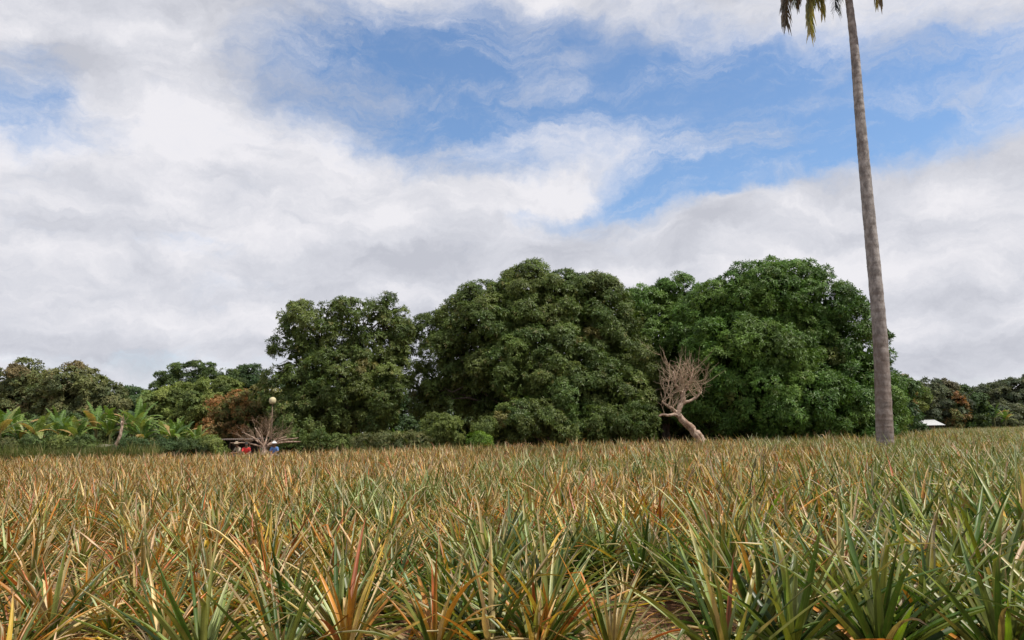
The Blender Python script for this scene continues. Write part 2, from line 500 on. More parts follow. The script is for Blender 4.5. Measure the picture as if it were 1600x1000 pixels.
def make_plant(seed, cat, hi=True, n=None, size=1.0, lean=0.0):
    rng = np.random.default_rng(seed)
    mb = MB()
    n = n or (rng.integers(44, 56) if hi else rng.integers(32, 38))
    segs = 8 if hi else 5
    wts = CATS[cat]; keys = list(wts); pr = np.array([wts[k] for k in keys]); pr /= pr.sum()
    S = np.linspace(0, 1, segs + 1)
    for i in range(n):
        q = (i + rng.uniform(-1.5, 1.5)) / n           # 0 outer/old .. 1 heart
        q = min(max(q, 0), 1)
        az = i * 2.39996 + rng.uniform(-0.35, 0.35)
        th0 = math.radians(8 + 70 * q ** 1.05 + rng.normal(0, 10))
        L = (0.62 + 0.55 * math.sin(min(q * 1.25, 1) * math.pi * 0.62)) * (1 - 0.42 * max(0, q - 0.75) / 0.25)
        L *= rng.uniform(0.65, 1.12) * size * 0.86
        bend = rng.uniform(0.1, 1.1) * (1.2 - q) + (rng.uniform(0.3, 0.9) if rng.random() < 0.12 else 0)
        W = rng.uniform(0.032, 0.052) * size ** 0.5
        ty = rng.choice(keys, p=pr)
        if q < 0.12 and rng.random() < 0.5: ty = 'D'; bend += 0.4
        kink = (rng.uniform(0.45, 0.8), rng.uniform(0.5, 1.3)) if rng.random() < 0.09 else None
        z0 = 0.04 + 0.16 * q * size
        base = (math.cos(az) * 0.03 * (1.2 - q), math.sin(az) * 0.03 * (1.2 - q), z0)
        strap(mb, rng, base, az, th0, L, W, bend, segs, leaf_colors(rng, ty, S), rng.uniform(-0.35, 0.35), kink)
    # short stem
    tube(mb, [(0, 0, -0.05), (0, 0, 0.1), (0, 0, 0.24)], [0.035, 0.04, 0.025], 6, tuple(P['olive'] * 0.7))
    return mb


def spray(seed, cat=3):
    pass


NV = 4
hi_meshes = [[make_plant(100 + c * 17 + k, c, True, size=1.0).mesh('pineapple_leaves', M_PINE) for k in range(NV)] for c in range(4)]

# pineapple fruit with its crown
def fruit_meshes(seed, dead=False):
    rng = np.random.default_rng(seed)
    mb = MB()
    rows, seg = 16, 16
    V = []; Cc = []
    for i in range(rows + 1):
        s = i / rows
        r = 0.062 * math.sin(math.pi * (0.08 + 0.86 * s)) ** 0.55
        for k in range(seg):
            a = (k + 0.5 * (i % 2)) / seg * 2 * math.pi
            rr = r * (1 + (0.09 if (i + k) % 2 else -0.05))
            V.append((math.cos(a) * rr, math.sin(a) * rr, s * 0.19))
            base = np.array((0.42, 0.20, 0.06)) if (i + k) % 2 else np.array((0.16, 0.10, 0.04))
            if s < 0.25: base = base * 0.5 + np.array((0.5, 0.12, 0.07)) * 0.5
            Cc.append(base)
    F = [(i * seg + k, i * seg + (k + 1) % seg, (i + 1) * seg + (k + 1) % seg, (i + 1) * seg + k) for i in range(rows) for k in range(seg)]
    mb.add(V, F, np.array(Cc))
    tube(mb, [(0, 0, -0.35), (0, 0, -0.1), (0, 0, 0.01)], [0.014, 0.013, 0.02], 6, (0.2, 0.18, 0.06))
    cr = MB()
    for i in range(26):
        q = i / 26
        strap(cr, rng, (0, 0, 0), i * 2.4, math.radians(20 + 65 * q), 0.14 * rng.uniform(.8, 1.15), 0.018, 0.5 * (1 - q), 4,
              leaf_colors(rng, 'GP' if rng.random() < .6 else 'R', np.linspace(0, 1, 5)))
    return mb.mesh('fruit', M_PINE), cr.mesh('crown', M_PINE)


FR = fruit_meshes(3)

rs = np.random.default_rng(77)


def vnoise(x, y, s, seed):
    def h(i, j):
        v = math.sin(i * 127.1 + j * 311.7 + seed * 74.7) * 43758.5453
        return v - math.floor(v)
    x /= s; y /= s
    i, j = math.floor(x), math.floor(y); fx, fy = x - i, y - j
    fx = fx * fx * (3 - 2 * fx); fy = fy * fy * (3 - 2 * fy)
    return (h(i, j) * (1 - fx) + h(i + 1, j) * fx) * (1 - fy) + (h(i, j + 1) * (1 - fx) + h(i + 1, j + 1) * fx) * fy


def edge_y(x, y):
    a = x / max(y, 0.1)
    if a < -0.35: return 43.5
    if a < 0.49: return 43.5 + (a + 0.35) / 0.84 * 5.0
    return 118


def choose(x, y):
    a = x / max(y, 1.0)
    sc = 0.50 - 0.80 * a + (vnoise(x, y, 2.6, 3) - 0.5) * 1.2 + (vnoise(x, y, 0.9, 9) - 0.5) * 0.5
    if y > 13: sc += min((y - 13) / 40, 0.30)
    sc += rs.normal(0, 0.12)
    if sc < 0.34: c = 0
    elif sc < 0.56: c = 1
    elif y > 12 and rs.random() < 0.6: c = 3
    elif sc < 0.95: c = 2
    else: c = 3 if rs.random() < 0.5 else 2
    s = 0.86 + 0.10 * min(max((y - 10) / 25, 0), 1) + 0.32 * max(-0.5, min(0.5, a)) + rs.normal(0, 0.10) + (vnoise(x, y, 5, 21) - 0.5) * 0.16
    if y > 20: s += 0.02
    return c, s


pts = []
y = 4.9
row = 0
while y < 119:
    dy = 0.50 if y < 30 else 0.62
    hw = 0.80 * y + 2.5
    x = -hw + rs.uniform(0, 0.5)
    while x < hw:
        dx = 0.52 if y < 30 else 0.64
        px_, py_ = x + rs.normal(0, 0.15), y + rs.normal(0, 0.15)
        x += dx
        if py_ > edge_y(px_, py_) + vnoise(px_, 0, 2, 4) * 0.8: continue
        if (px_ - 0.85) ** 2 / 0.52 ** 2 + (py_ - 5.9) ** 2 / 1.0 ** 2 < 1: continue      # bare soil patch in front
        if (px_ - 15.2) ** 2 + (py_ - 30) ** 2 < 0.45: continue
        if py_ < 6.2 and rs.random() < 0.25: continue
        if vnoise(px_, py_, 1.6, 51) < 0.24 and rs.random() < 0.8: continue
        c, s = choose(px_, py_)
        pts.append((px_, py_, c, s))
    y += dy
    row += 1
# hero plants seen whole along the bottom edge (x, y, category, size)
heroes = [(-3.55, 5.9, 2, 1.0), (-2.45, 5.35, 2, .9), (-2.0, 4.95, 0, 1.0), (-1.15, 5.25, 2, 1.05), (-0.55, 5.2, 2, 1.0),
          (0.1, 5.1, 2, .82), (0.62, 5.15, 3, .8), (1.75, 5.6, 1, 1.05), (2.45, 5.35, 0, 1.0), (3.55, 5.75, 0, 1.2), (4.1, 5.3, 1, 1.0), (0.98, 7.05, 4, .62)]
pts = [p for p in pts if all((p[0] - h[0]) ** 2 + (p[1] - h[1]) ** 2 > 0.30 ** 2 for h in heroes)]
inview = lambda x, y, m=0.0: abs(x) < 0.72 * y + m
near = sorted([p for p in pts if inview(p[0], p[1], 0.2)], key=lambda p: p[1])
N_IND = 300 - len(heroes)
ind = near[:N_IND]; indset = set(id(p) for p in ind)
rest = [p for p in pts if id(p) not in indset]
CAT_WORDS = ['mostly grey-green', 'pink-tipped green', 'orange and green', 'tan and pinkish']
COLS = [(130, 'the left edge of the picture'), (240, 'the leaning grey trunk'), (355, 'the spreading flat-topped tree'), (465, 'the low dead bush'),
        (560, 'the left mango tree'), (655, 'the gap right of the left mango'), (770, 'the bright lime shrub'), (900, 'the middle mango trunk'),
        (1005, 'the right side of the middle mango'), (1120, 'the bleached dead tree'), (1220, 'the left half of the largest mango'),
        (1320, 'the right half of the largest mango'), (1385, 'the palm trunk'), (1440, 'the gap right of the palm trunk'), (1520, 'the white-roofed hut'), (9999, 'the right edge of the picture')]
used_ord = {}


def plant_label(x, y, c):
    v = np.array([x, y, 0.5 - H_CAM]); px_ = 800 + FPX * (v @ Rv) / (v @ Fv)
    col_ = [n for b, n in COLS if px_ < b][0]
    k = used_ord.get((c, col_), 0); used_ord[(c, col_)] = k + 1
    return '%s %s pineapple plant up, below %s' % (ORD[min(k, len(ORD) - 1)], CAT_WORDS[c], col_)


ORD = ['first', 'second', 'third', 'fourth', 'fifth', 'sixth', 'seventh', 'eighth', 'ninth', 'tenth', 'eleventh', 'twelfth', 'thirteenth', 'fourteenth', 'fifteenth', 'sixteenth', 'seventeenth', 'eighteenth', 'nineteenth', 'twentieth', 'twenty-first', 'twenty-second', 'twenty-third', 'twenty-fourth', 'twenty-fifth', 'twenty-sixth', 'twenty-seventh', 'twenty-eighth', 'twenty-ninth', 'thirtieth', 'thirty-first', 'thirty-second', 'thirty-third', 'thirty-fourth', 'thirty-fifth']
HERO_LABEL = ['orange-leaved pineapple plant at the left edge of the nearest row',
              'yellow and orange pineapple plant in the nearest row, second from the left edge',
              'grey-green pineapple plant with long arching leaves in the nearest row, third from left',
              'pineapple plant with tall orange blades in the nearest row, left of centre',
              'orange-striped pineapple plant of the nearest row just left of the small red-tipped one',
              'small red-tipped pineapple plant beside the bare patch of soil at the bottom',
              'small tan-leaved pineapple plant standing in the bare soil gap of the nearest row',
              'green and orange pineapple plant at the bottom just right of the bare soil patch',
              'grey-green pineapple plant in the nearest row, third from the right edge',
              'tallest pale green pineapple plant with upright blades near the right edge of the nearest row',
              'green pineapple plant with orange tips at the right edge of the nearest row',
              'small withered straw-coloured pineapple plant at the back of the bare soil patch']
GP_ = 'pineapple plants growing in the field'
special = make_plant(555, 2, True, n=22, size=0.95).mesh('pineapple_leaves', M_PINE)
dry_ = make_plant(557, 4, True, n=34, size=0.9).mesh('pineapple_leaves', M_PINE)
tall = make_plant(556, 0, True, n=44, size=1.02).mesh('pineapple_leaves', M_PINE)
for i, (x, y, c, s) in enumerate(heroes):
    s *= 0.9
    me = special if i == 5 else tall if i == 9 else dry_ if c == 4 else hi_meshes[c][i % NV]
    ob = link('pineapple_plant', me, loc=(x, y, 0))
    ob.rotation_euler = (0, 0, rs.uniform(0, 6.28)); ob.scale = (s, s, s * 1.05)
    tag(ob, HERO_LABEL[i], 'pineapple plant', GP_)
fr_at = [(40, None), (75, None), (120, None), (9, None), (150, None), (60, None)]
fidx = {k for k, _ in fr_at}
def nearest_idx(px, py):
    d = ray(px, py); t_ = (0.35 - H_CAM) / d[2]; tx, ty = d[0] * t_, d[1] * t_
    return min(range(len(ind)), key=lambda k: (ind[k][0] - tx) ** 2 + (ind[k][1] - ty) ** 2)
FRL = {nearest_idx(1003, 850): 'grey-green pineapple plant bearing a brown fruit with red base, right of centre',
       nearest_idx(280, 925): 'orange-leaved pineapple plant bearing a fruit low at the left of the foreground',
       nearest_idx(1345, 872): 'green pineapple plant bearing a reddish fruit at the right of the field',
       nearest_idx(390, 880): 'orange pineapple plant bearing a red-crowned fruit left of centre'}
for i, (x, y, c, s) in enumerate(ind):
    me = hi_meshes[c][rs.integers(NV)]
    ob = link('pineapple_plant', me, loc=(x, y, 0))
    ob.rotation_euler = (rs.normal(0, 0.05), rs.normal(0, 0.05), rs.uniform(0, 6.28)); ob.scale = (s, s, s * rs.uniform(0.92, 1.08))
    tag(ob, FRL.get(i) or plant_label(x, y, c), 'pineapple plant', GP_)
    if i in FRL:
        f = link('fruit', FR[0], ob, (-0.02, -0.04, 0.50)); cr = link('crown', FR[1], f, (0, 0, 0.18))

# the rest of the field: too many to count, one object
lo = bpy.data.collections.new('field_plants')
for c in range(4):
    for k in range(3):
        me = make_plant(900 + c * 31 + k, c, False).mesh('field_plant', M_PINE)
        o_ = bpy.data.objects.new('fp_%d%d' % (c, k), me); lo.objects.link(o_)
me = bpy.data.meshes.new('pineapple_field')
me.vertices.add(len(rest))
co = np.array([(p[0], p[1], 0) for p in rest], np.float32)
me.vertices.foreach_set('co', co.ravel())
a1 = me.attributes.new('idx', 'INT', 'POINT'); a1.data.foreach_set('value', np.array([p[2] * 3 + rs.integers(3) for p in rest], np.int32))
a2 = me.attributes.new('rot', 'FLOAT_VECTOR', 'POINT')
a2.data.foreach_set('vector', np.stack([rs.normal(0, .05, len(rest)), rs.normal(0, .05, len(rest)), rs.uniform(0, 6.28, len(rest))], 1).astype(np.float32).ravel())
a3 = me.attributes.new('scl', 'FLOAT', 'POINT')
a3.data.foreach_set('value', np.array([p[3] * (1.0 if p[1] < 45 else 1.05) for p in rest], np.float32))
fo = link('pineapple_field', me)
tag(fo, 'dense pineapple field of tan and green spiky leaves reaching back to the trees', 'pineapple field', kind='stuff')
ng = bpy.data.node_groups.new('scatter', 'GeometryNodeTree')
ng.interface.new_socket('Geometry', in_out='INPUT', socket_type='NodeSocketGeometry')
ng.interface.new_socket('Geometry', in_out='OUTPUT', socket_type='NodeSocketGeometry')
gi = ng.nodes.new('NodeGroupInput'); go = ng.nodes.new('NodeGroupOutput')
iop = ng.nodes.new('GeometryNodeInstanceOnPoints'); ci = ng.nodes.new('GeometryNodeCollectionInfo')
ci.inputs['Collection'].default_value = lo; ci.inputs['Separate Children'].default_value = True; ci.inputs['Reset Children'].default_value = True


def nattr(nm, ty):
    n = ng.nodes.new('GeometryNodeInputNamedAttribute'); n.data_type = ty; n.inputs['Name'].default_value = nm
    return [s for s in n.outputs if s.enabled and s.name == 'Attribute'][0]


ng.links.new(gi.outputs[0], iop.inputs['Points']); ng.links.new(ci.outputs[0], iop.inputs['Instance'])
iop.inputs['Pick Instance'].default_value = True
ng.links.new(nattr('idx', 'INT'), iop.inputs['Instance Index'])
er = ng.nodes.new('FunctionNodeEulerToRotation'); ng.links.new(nattr('rot', 'FLOAT_VECTOR'), er.inputs[0])
ng.links.new(er.outputs[0], iop.inputs['Rotation'])
cx = ng.nodes.new('ShaderNodeCombineXYZ')
sc_ = nattr('scl', 'FLOAT')
for k in range(3): ng.links.new(sc_, cx.inputs[k])
ng.links.new(cx.outputs[0], iop.inputs['Scale'])
ng.links.new(iop.outputs[0], go.inputs[0])
md = fo.modifiers.new('scatter', 'NODES'); md.node_group = ng
print('plants', len(pts), 'rest', len(rest), 'farthest individual', ind[-1][1])

# dry leaf litter and weeds between the near plants
rl = np.random.default_rng(8)
mb = MB()
for i in range(2600):
    y = 4.3 + rl.random() ** 1.3 * 9; x = rl.uniform(-0.8, 0.8) * y
    ty = rl.choice(['D', 'D', 'T', 'O', 'GP'])
    strap(mb, rl, (x, y, rl.uniform(0.01, 0.10)), rl.uniform(0, 6.28), rl.uniform(-0.1, 0.35), rl.uniform(0.15, 0.5), rl.uniform(0.012, 0.035),
          rl.uniform(0, 0.5), 3, leaf_colors(rl, ty, np.linspace(0, 1, 4)), rl.uniform(-1, 1))
tag(link('leaf_litter', mb.mesh('leaf_litter', M_PINE)), 'dry fallen pineapple leaves lying on the soil between plants', 'leaf litter', kind='stuff')
mb = MB()
gcols = [P['lime'] * .8, P['yg'] * .7, P['mid'], P['olive']]
for i in range(1500):
    if i < 900: x, y = rl.normal(0.85, 0.4), rl.normal(5.7, 0.55)
    else:
        y = 4.3 + rl.random() * 6; x = rl.uniform(-0.75, 0.75) * y
        if vnoise(x, y, 1.2, 31) < 0.55: continue
    strap(mb, rl, (x, y, 0), rl.uniform(0, 6.28), rl.uniform(0.5, 1.4), rl.uniform(0.04, 0.16), 0.006, rl.uniform(0.2, 1.0), 3,
          np.tile(gcols[rl.integers(4)], (4, 1)), 0.3)
tag(link('grass', mb.mesh('grass', M_GRASS)), 'short green grass and weeds on the soil patch between pineapple plants', 'grass', kind='stuff')


# ------------------------------------------------------------------ trees
def inside(p, c, r, k=1.0):
    return (((p - c) / (r * k)) ** 2).sum(-1) < 1


def whorls(mb, rng, Pt, Nr, cols, nl=8, L=0.26, W=0.07, droop=0.55, spread=0.9, jitter=0.25):
    n = len(Pt)
    if n == 0: return
    Nr = unit(Nr)
    ref = np.where(np.abs(Nr[:, 2:3]) > 0.9, np.array([[1.0, 0, 0]]), np.array([[0, 0, 1.0]]))
    x = unit(np.cross(Nr, ref)); y = np.cross(Nr, x)
    k = np.arange(nl)
    a = k[None, :] / nl * 2 * math.pi + rng.uniform(0, 6.28, (n, 1)) + rng.normal(0, .3, (n, nl))
    rad = np.cos(a)[..., None] * x[:, None] + np.sin(a)[..., None] * y[:, None]
    axw = rng.uniform(0.05, 0.8, (n, nl, 1))
    d = unit(rad * spread + Nr[:, None] * axw + np.array([0, 0, -1.0]) * droop * rng.uniform(0.5, 1.3, (n, nl, 1)) + rng.normal(0, jitter, (n, nl, 3)))
    L = L * 0.86; W = W * 0.8; ll = L * rng.uniform(0.6, 1.25, (n, nl, 1)); ww = W * rng.uniform(0.8, 1.2, (n, nl, 1))
    side = unit(np.cross(d, Nr[:, None] + rng.normal(0, 0.25, (n, nl, 3))))
    b0 = Pt[:, None] + rng.normal(0, L * 0.15, (n, nl, 3))
    v0 = b0; v2 = b0 + d * ll
    mid = b0 + d * ll * 0.45 + np.array([0, 0, 1]) * ll * 0.08
    v1 = mid + side * ww * 0.5; v3 = mid - side * ww * 0.5
    V = np.stack([v0, v1, v2, v3], 2).reshape(-1, 3)
    F = np.arange(len(V)).reshape(-1, 4)
    cc = cols[:, None] * rng.uniform(0.75, 1.25, (n, nl, 1))
    Cc = np.repeat(cc.reshape(-1, 3), 4, axis=0)
    mb.add(V, F, Cc)


PAL = {
    'mango_olive': [((0.10, 0.145, 0.035), 5), ((0.15, 0.185, 0.05), 3), ((0.06, 0.105, 0.025), 3), ((0.24, 0.18, 0.07), .35)],
    'mango_green': [((0.085, 0.165, 0.03), 5), ((0.125, 0.20, 0.04), 3), ((0.05, 0.115, 0.02), 3), ((0.16, 0.17, 0.05), .4)],
    'light': [((0.159, 0.207, 0.055), 4), ((0.232, 0.268, 0.073), 3), ((0.098, 0.146, 0.043), 2)],
    'olive': [((0.146, 0.165, 0.061), 4), ((0.207, 0.207, 0.085), 2), ((0.085, 0.116, 0.049), 3), ((0.244, 0.159, 0.085), .3)],
    'feather': [((0.085, 0.128, 0.043), 4), ((0.134, 0.183, 0.049), 2), ((0.061, 0.098, 0.037), 3)],
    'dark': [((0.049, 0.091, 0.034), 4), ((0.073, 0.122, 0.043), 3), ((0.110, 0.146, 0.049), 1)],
    'rust': [((0.12, 0.15, 0.045), 4), ((0.366, 0.159, 0.067), 3), ((0.268, 0.183, 0.073), 3), ((0.159, 0.159, 0.061), 3), ((0.464, 0.244, 0.085), 1)],
    'vivid': [((0.12, 0.21, 0.025), 4), ((0.17, 0.27, 0.03), 3), ((0.07, 0.13, 0.02), 2)],
    'far': [((0.15, 0.165, 0.10), 3), ((0.104, 0.128, 0.067), 4), ((0.146, 0.159, 0.079), 3), ((0.073, 0.104, 0.061), 3), ((0.183, 0.146, 0.085), .6)],  # distance haze painted into the leaf colours, paler than the leaves themselves
    'blonde': [((0.366, 0.354, 0.159), 3), ((0.268, 0.268, 0.110), 3), ((0.488, 0.439, 0.195), 2)],
}


def crown(mb, rng, blobs, pal, lobe=1.1, L=0.26, W=0.075, nl=8, dens=1.0, droop=0.55, core=True, flat=0.8, keep=1.0, gap=0.0, big=1.35):
    """blobs: list of (centre, radii). leaves sit on many small lobes spread over the blobs"""
    ws = np.array([k for _, k in PAL[pal]], float); ws /= ws.sum(); cs = np.array([c for c, _ in PAL[pal]])
    B = [(np.array(c, float), np.array(r, float)) for c, r in blobs]
    for bi, (c, r) in enumerate(B):
        area = 4 * math.pi * (((r[0] * r[1]) ** 1.6 + (r[0] * r[2]) ** 1.6 + (r[1] * r[2]) ** 1.6) / 3) ** (1 / 1.6)
        n = max(8, int(area / (lobe * lobe * big * big * 1.5)))
        d = ico_pts(n, rng)
        sc = rng.uniform(0.60, 0.93, (n, 1))
        p = c + d * r * sc
        ok = np.ones(n, bool)
        for bj, (c2, r2) in enumerate(B):
            if bj != bi: ok &= ~inside(p, c2, r2, 0.82)
        ok &= p[:, 2] > 0.25
        if keep < 1: ok &= rng.random(n) < keep
        for q, dd in zip(p[ok], d[ok]):
            if gap and rng.random() < gap: continue
            R1 = lobe * big * rng.uniform(0.6, 1.2)
            back = q[1] > c[1] + 0.3 * r[1]
            ax = unit(dd + np.array([0, 0, 0.55]))
            n2 = max(4, int(11 * (0.5 if back else 1)))
            u1 = unit(rng.normal(0, 0.75, (n2, 3)) + ax)
            q2s = q + u1 * R1 * np.array([1, 1, flat]) * rng.uniform(0.65, 1.0, (n2, 1))
            ci_ = rng.choice(len(cs), p=ws); lob_b = rng.uniform(0.85, 1.15)
            for q2, v in zip(q2s, u1):
                lr = R1 * rng.uniform(0.28, 0.5)
                m_ = int(25 * (lr / 0.6) ** 2 * dens * (0.5 if back else 1.0) * (0.26 / L) ** 1.2) + 3
                u = unit(rng.normal(0, 0.8, (m_, 3)) + v * 0.6 + np.array([0, 0, 0.35]))
                pp = q2 + u * lr * np.array([1, 1, flat]) * rng.uniform(0.8, 1.05, (m_, 1))
                cc = cs[rng.choice(len(cs), m_, p=ws)] * 0.45 + cs[ci_] * 0.55
                cc = cc * rng.uniform(0.8, 1.2, (m_, 1)) * lob_b * rng.uniform(0.9, 1.1)
                keepz = pp[:, 2] > 0.1
                whorls(mb, rng, pp[keepz], u[keepz] + v * 0.3, cc[keepz], nl, L, W, droop)
        if core:  # oversized darker leaves added inside the crown to block light and sky
            m_ = int(area * 5.0 * dens * (1 - gap * 1.5) * float(core))
            u = unit(rng.normal(0, 1, (m_, 3)))
            pp = c + u * r * rng.uniform(0.4, 0.74, (m_, 1))
            pp = pp[pp[:, 2] > 0.2]
            whorls(mb, rng, pp, unit(pp - c), np.tile(cs[0] * 0.8, (len(pp), 1)), 3, 0.7, 0.34, 0.4)


def limb_path(rng, a, b, n=6, wob=0.12):
    a, b = np.array(a, float), np.array(b, float)
    s = np.linspace(0, 1, n)[:, None]
    p = a + (b - a) * s
    L = np.linalg.norm(b - a)
    p[1:-1] += rng.normal(0, wob * L / n * 1.5, (n - 2, 3))
    p[:, 2] += np.sin(s[:, 0] * math.pi) * L * 0.05
    return p


def tree_at(name, label, blobs_px, D, pal, group=None, cat='tree', trunk=(0, 0.35), seed=1, dep=0.8, mat=None, stems=1, **kw):
    """blobs_px: (px, py, rx, ry[, depth offset]) in photo pixels at distance D; real sizes follow from the distance"""
    rng = np.random.default_rng(seed)
    blobs = []
    for b_ in blobs_px:
        off_ = b_[4] if len(b_) > 4 else 0
        DD = D + off_
        c = at(b_[0], b_[1], DD); rx, rz = b_[2] * DD / FPX, b_[3] * DD / FPX
        blobs.append((c, (rx, max(min(rx, rz * 1.3) * dep, 0.3), rz)))
    tx, tr = trunk
    base = np.array([gx(tx, D) if tx else np.mean([b_[0][0] for b_ in blobs]), D, 0.0])
    e = empty(name, base, label, cat, group)
    mb = MB()
    crown(mb, rng, blobs, pal, **kw)
    cr = link('crown', mb.mesh('crown', mat or M_MANGO, origin=base), e)
    tb = MB()
    top = np.mean([b_[0] for b_ in blobs], axis=0)
    for s_ in range(stems):
        bs = np.array([rng.normal(0, 0.3) if s_ else 0, rng.normal(0, 0.2) if s_ else 0, -0.1])
        fork = bs + np.array([rng.normal(0, .3), 0, min(top[2] * 0.38, 3.0)])
        tube(tb, limb_path(rng, bs, fork, 5, 0.1), np.linspace(tr * 1.25, tr * 0.8, 5) / (1 if s_ == 0 else 1.6), 10, (0.1, 0.08, 0.06))
        for c, r in blobs:
            tip = (c - base) + rng.normal(0, 0.1, 3) * np.array(r)
            if tip[2] < fork[2] * 0.6: continue
            n = 6
            tube(tb, limb_path(rng, fork, tip, n, 0.25), np.linspace(tr * 0.55, tr * 0.12, n), 7, (0.1, 0.08, 0.06))
            for k in range(3):
                t2 = tip + unit(rng.normal(0, 1, 3)) * np.array(r) * 0.75
                tube(tb, limb_path(rng, fork + (tip - fork) * rng.uniform(.5, .9), t2, 5, 0.25), np.linspace(tr * 0.25, tr * 0.05, 5), 5, (0.1, 0.08, 0.06))
    link('trunk', tb.mesh('trunk', M_BARK, True), e)
    return e


GM = 'big mango trees behind the field'
# big mango on the right
tree_at('mango_tree', 'largest dark green domed mango tree right of centre beside the palm trunk',
        [(1170, 478, 62, 48, 0), (1235, 484, 78, 56, 0.5), (1172, 560, 92, 58, -2), (1285, 560, 78, 70, 0), (1325, 628, 50, 50, -1.5), (1235, 622, 76, 50, -3), (1130, 620, 52, 48, -1),
         (1335, 565, 32, 48, 1.0), (1340, 660, 42, 28, -2), (1140, 540, 55, 44, 0), (1108, 490, 34, 36, 1), (1374, 650, 14, 34, -0.5), (1215, 445, 40, 18, 0.5), (1300, 500, 36, 36, 0.3), (1180, 446, 26, 12, 0)],
        53, 'mango_green', GM, 'mango tree', (1210, 0.5), seed=11, lobe=1.05, L=0.30, W=0.085, dens=1.15)
# big mango in the middle
tree_at('mango_tree', 'wide olive green mango tree in the middle with the dead tree at its right edge',
        [(850, 486, 80, 48, 0), (765, 506, 58, 48, 0), (930, 495, 52, 42, 0), (840, 570, 110, 54, -1.5), (950, 565, 52, 58, 0), (708, 552, 32, 34, 0.5), (745, 600, 52, 36, 1.5),
         (975, 620, 34, 38, -1), (900, 605, 58, 42, -2.5), (682, 524, 12, 12, 1.0), (720, 494, 18, 16, .6), (828, 448, 38, 17, 0.5), (872, 453, 44, 18, 0.3), (925, 458, 20, 14, .3), (680, 612, 38, 30, 1), (930, 655, 50, 22, -2), (800, 640, 60, 30, 2)],
        55, 'mango_olive', GM, 'mango tree', (885, 0.45), seed=12, lobe=1.0, L=0.28, W=0.08, dens=1.05, stems=2)
# low bush of lighter leaves under it
tree_at('mango_tree', 'low rounded mango sapling under the wide middle mango tree',
        [(835, 655, 52, 26, 0), (805, 662, 34, 24, -.5), (870, 668, 32, 18, 0)], 50, 'mango_olive', None, 'mango tree', (850, 0.12), seed=13, lobe=0.55, L=0.24, W=0.075, dens=1.3)
# mango on the left with holes
tree_at('mango_tree', 'left mango tree with sky gaps through its crown beside a dead bush',
        [(498, 508, 46, 24, 0), (462, 530, 26, 26, 0), (560, 498, 50, 26, 0), (604, 490, 20, 24, 0), (462, 565, 26, 34, 0), (520, 550, 34, 20, .5), (585, 548, 44, 22, 0.5), (530, 590, 56, 34, -1), (465, 615, 34, 44, 0), (598, 605, 34, 40, 0),
         (500, 655, 52, 34, -1), (445, 588, 16, 28, 0), (628, 522, 8, 8, 0), (560, 650, 52, 34, 1.0), (625, 560, 14, 20, .6)],
        54, 'mango_olive', GM, 'mango tree', (545, 0.35), core=0.45, seed=14, lobe=0.8, L=0.27, W=0.075, dens=1.0, gap=0.16)
# trees between
tree_at('mango_tree', 'narrow dark green mango tree top rising between the two largest mango trees',
        [(1048, 470, 28, 32, 0), (1005, 490, 32, 38, 0), (1040, 530, 50, 48, -1), (1075, 500, 28, 40, 1), (1060, 590, 60, 60, 0), (1000, 560, 40, 60, 0)],
        61, 'mango_green', GM, 'mango tree', (1040, 0.3), seed=15, lobe=0.95, L=0.30, W=0.085, dens=1.0)
# dark trees added behind the gaps, standing in for the shade under the crowns
GB = 'added dark trees filling the shade behind the mango trees'
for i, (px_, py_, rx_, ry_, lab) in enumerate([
        (520, 640, 110, 50, 'added dark tree filling the shade under the left mango tree'),
        (690, 660, 90, 42, 'added dark tree filling the shade low between the left and middle mango trees'),
        (860, 640, 120, 55, 'added dark tree filling the shade under the middle mango tree'),
        (1020, 640, 110, 60, 'added dark tree filling the shade behind the bleached dead tree'),
        (1180, 640, 120, 60, 'added dark tree filling the shade under the left half of the largest mango tree'),
        (1320, 640, 90, 60, 'added dark tree filling the shade under the right half of the largest mango tree')]):
    tree_at('shade_filler_tree', lab, [(px_, py_, rx_, ry_), (px_ - 30, 675, rx_ * .8, 26), (px_ + 30, 675, rx_ * .8, 26)], 67, 'dark', GB, 'tree', (px_, 0.25),
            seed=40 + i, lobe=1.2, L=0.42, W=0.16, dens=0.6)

# shrubs in front of the trees
def shrub(label, blobs, D, pal, seed, name='shrub', **kw):
    k = dict(lobe=0.42, L=0.17, W=0.05, dens=1.0, nl=6); k.update(kw)
    return tree_at(name, label, blobs, D, pal, None, 'shrub', (blobs[0][0], 0.05), seed=seed, mat=M_SOFT, **k)


shrub('rounded olive green shrub in the dark gap between the left and middle mango trees', [(692, 668, 22, 18), (705, 680, 14, 14), (680, 684, 12, 12)], 49, 'light', 61)
shrub('small bright lime green shrub at the far edge of the field under the middle mango', [(747, 693, 6, 6), (752, 696, 5, 4)], 47, 'vivid', 62)
shrub('thin yellowish shrub standing just above the bright lime shrub', [(757, 668, 9, 8), (752, 680, 8, 8)], 48.5, 'light', 63, gap=0.3)
shrub('low green bush at the foot of the left mango tree', [(500, 692, 34, 11), (470, 694, 24, 9), (540, 694, 24, 7)], 49, 'mango_olive', 64)
shrub('low olive bush at the field edge between the left and middle mango trees', [(610, 692, 34, 9), (645, 694, 30, 8), (580, 694, 24, 8)], 47.5, 'olive', 65)
shrub('green bush below the right side of the largest mango tree', [(1250, 665, 40, 20), (1300, 668, 34, 18), (1215, 672, 26, 14)], 49.5, 'mango_green', 66, lobe=0.6, L=0.24, W=0.075)
shrub('green bush to the right of the palm trunk base', [(1390, 645, 12, 30), (1388, 618, 7, 22), (1385, 665, 20, 18)], 52, 'mango_green', 67, lobe=0.6, L=0.24, W=0.075)
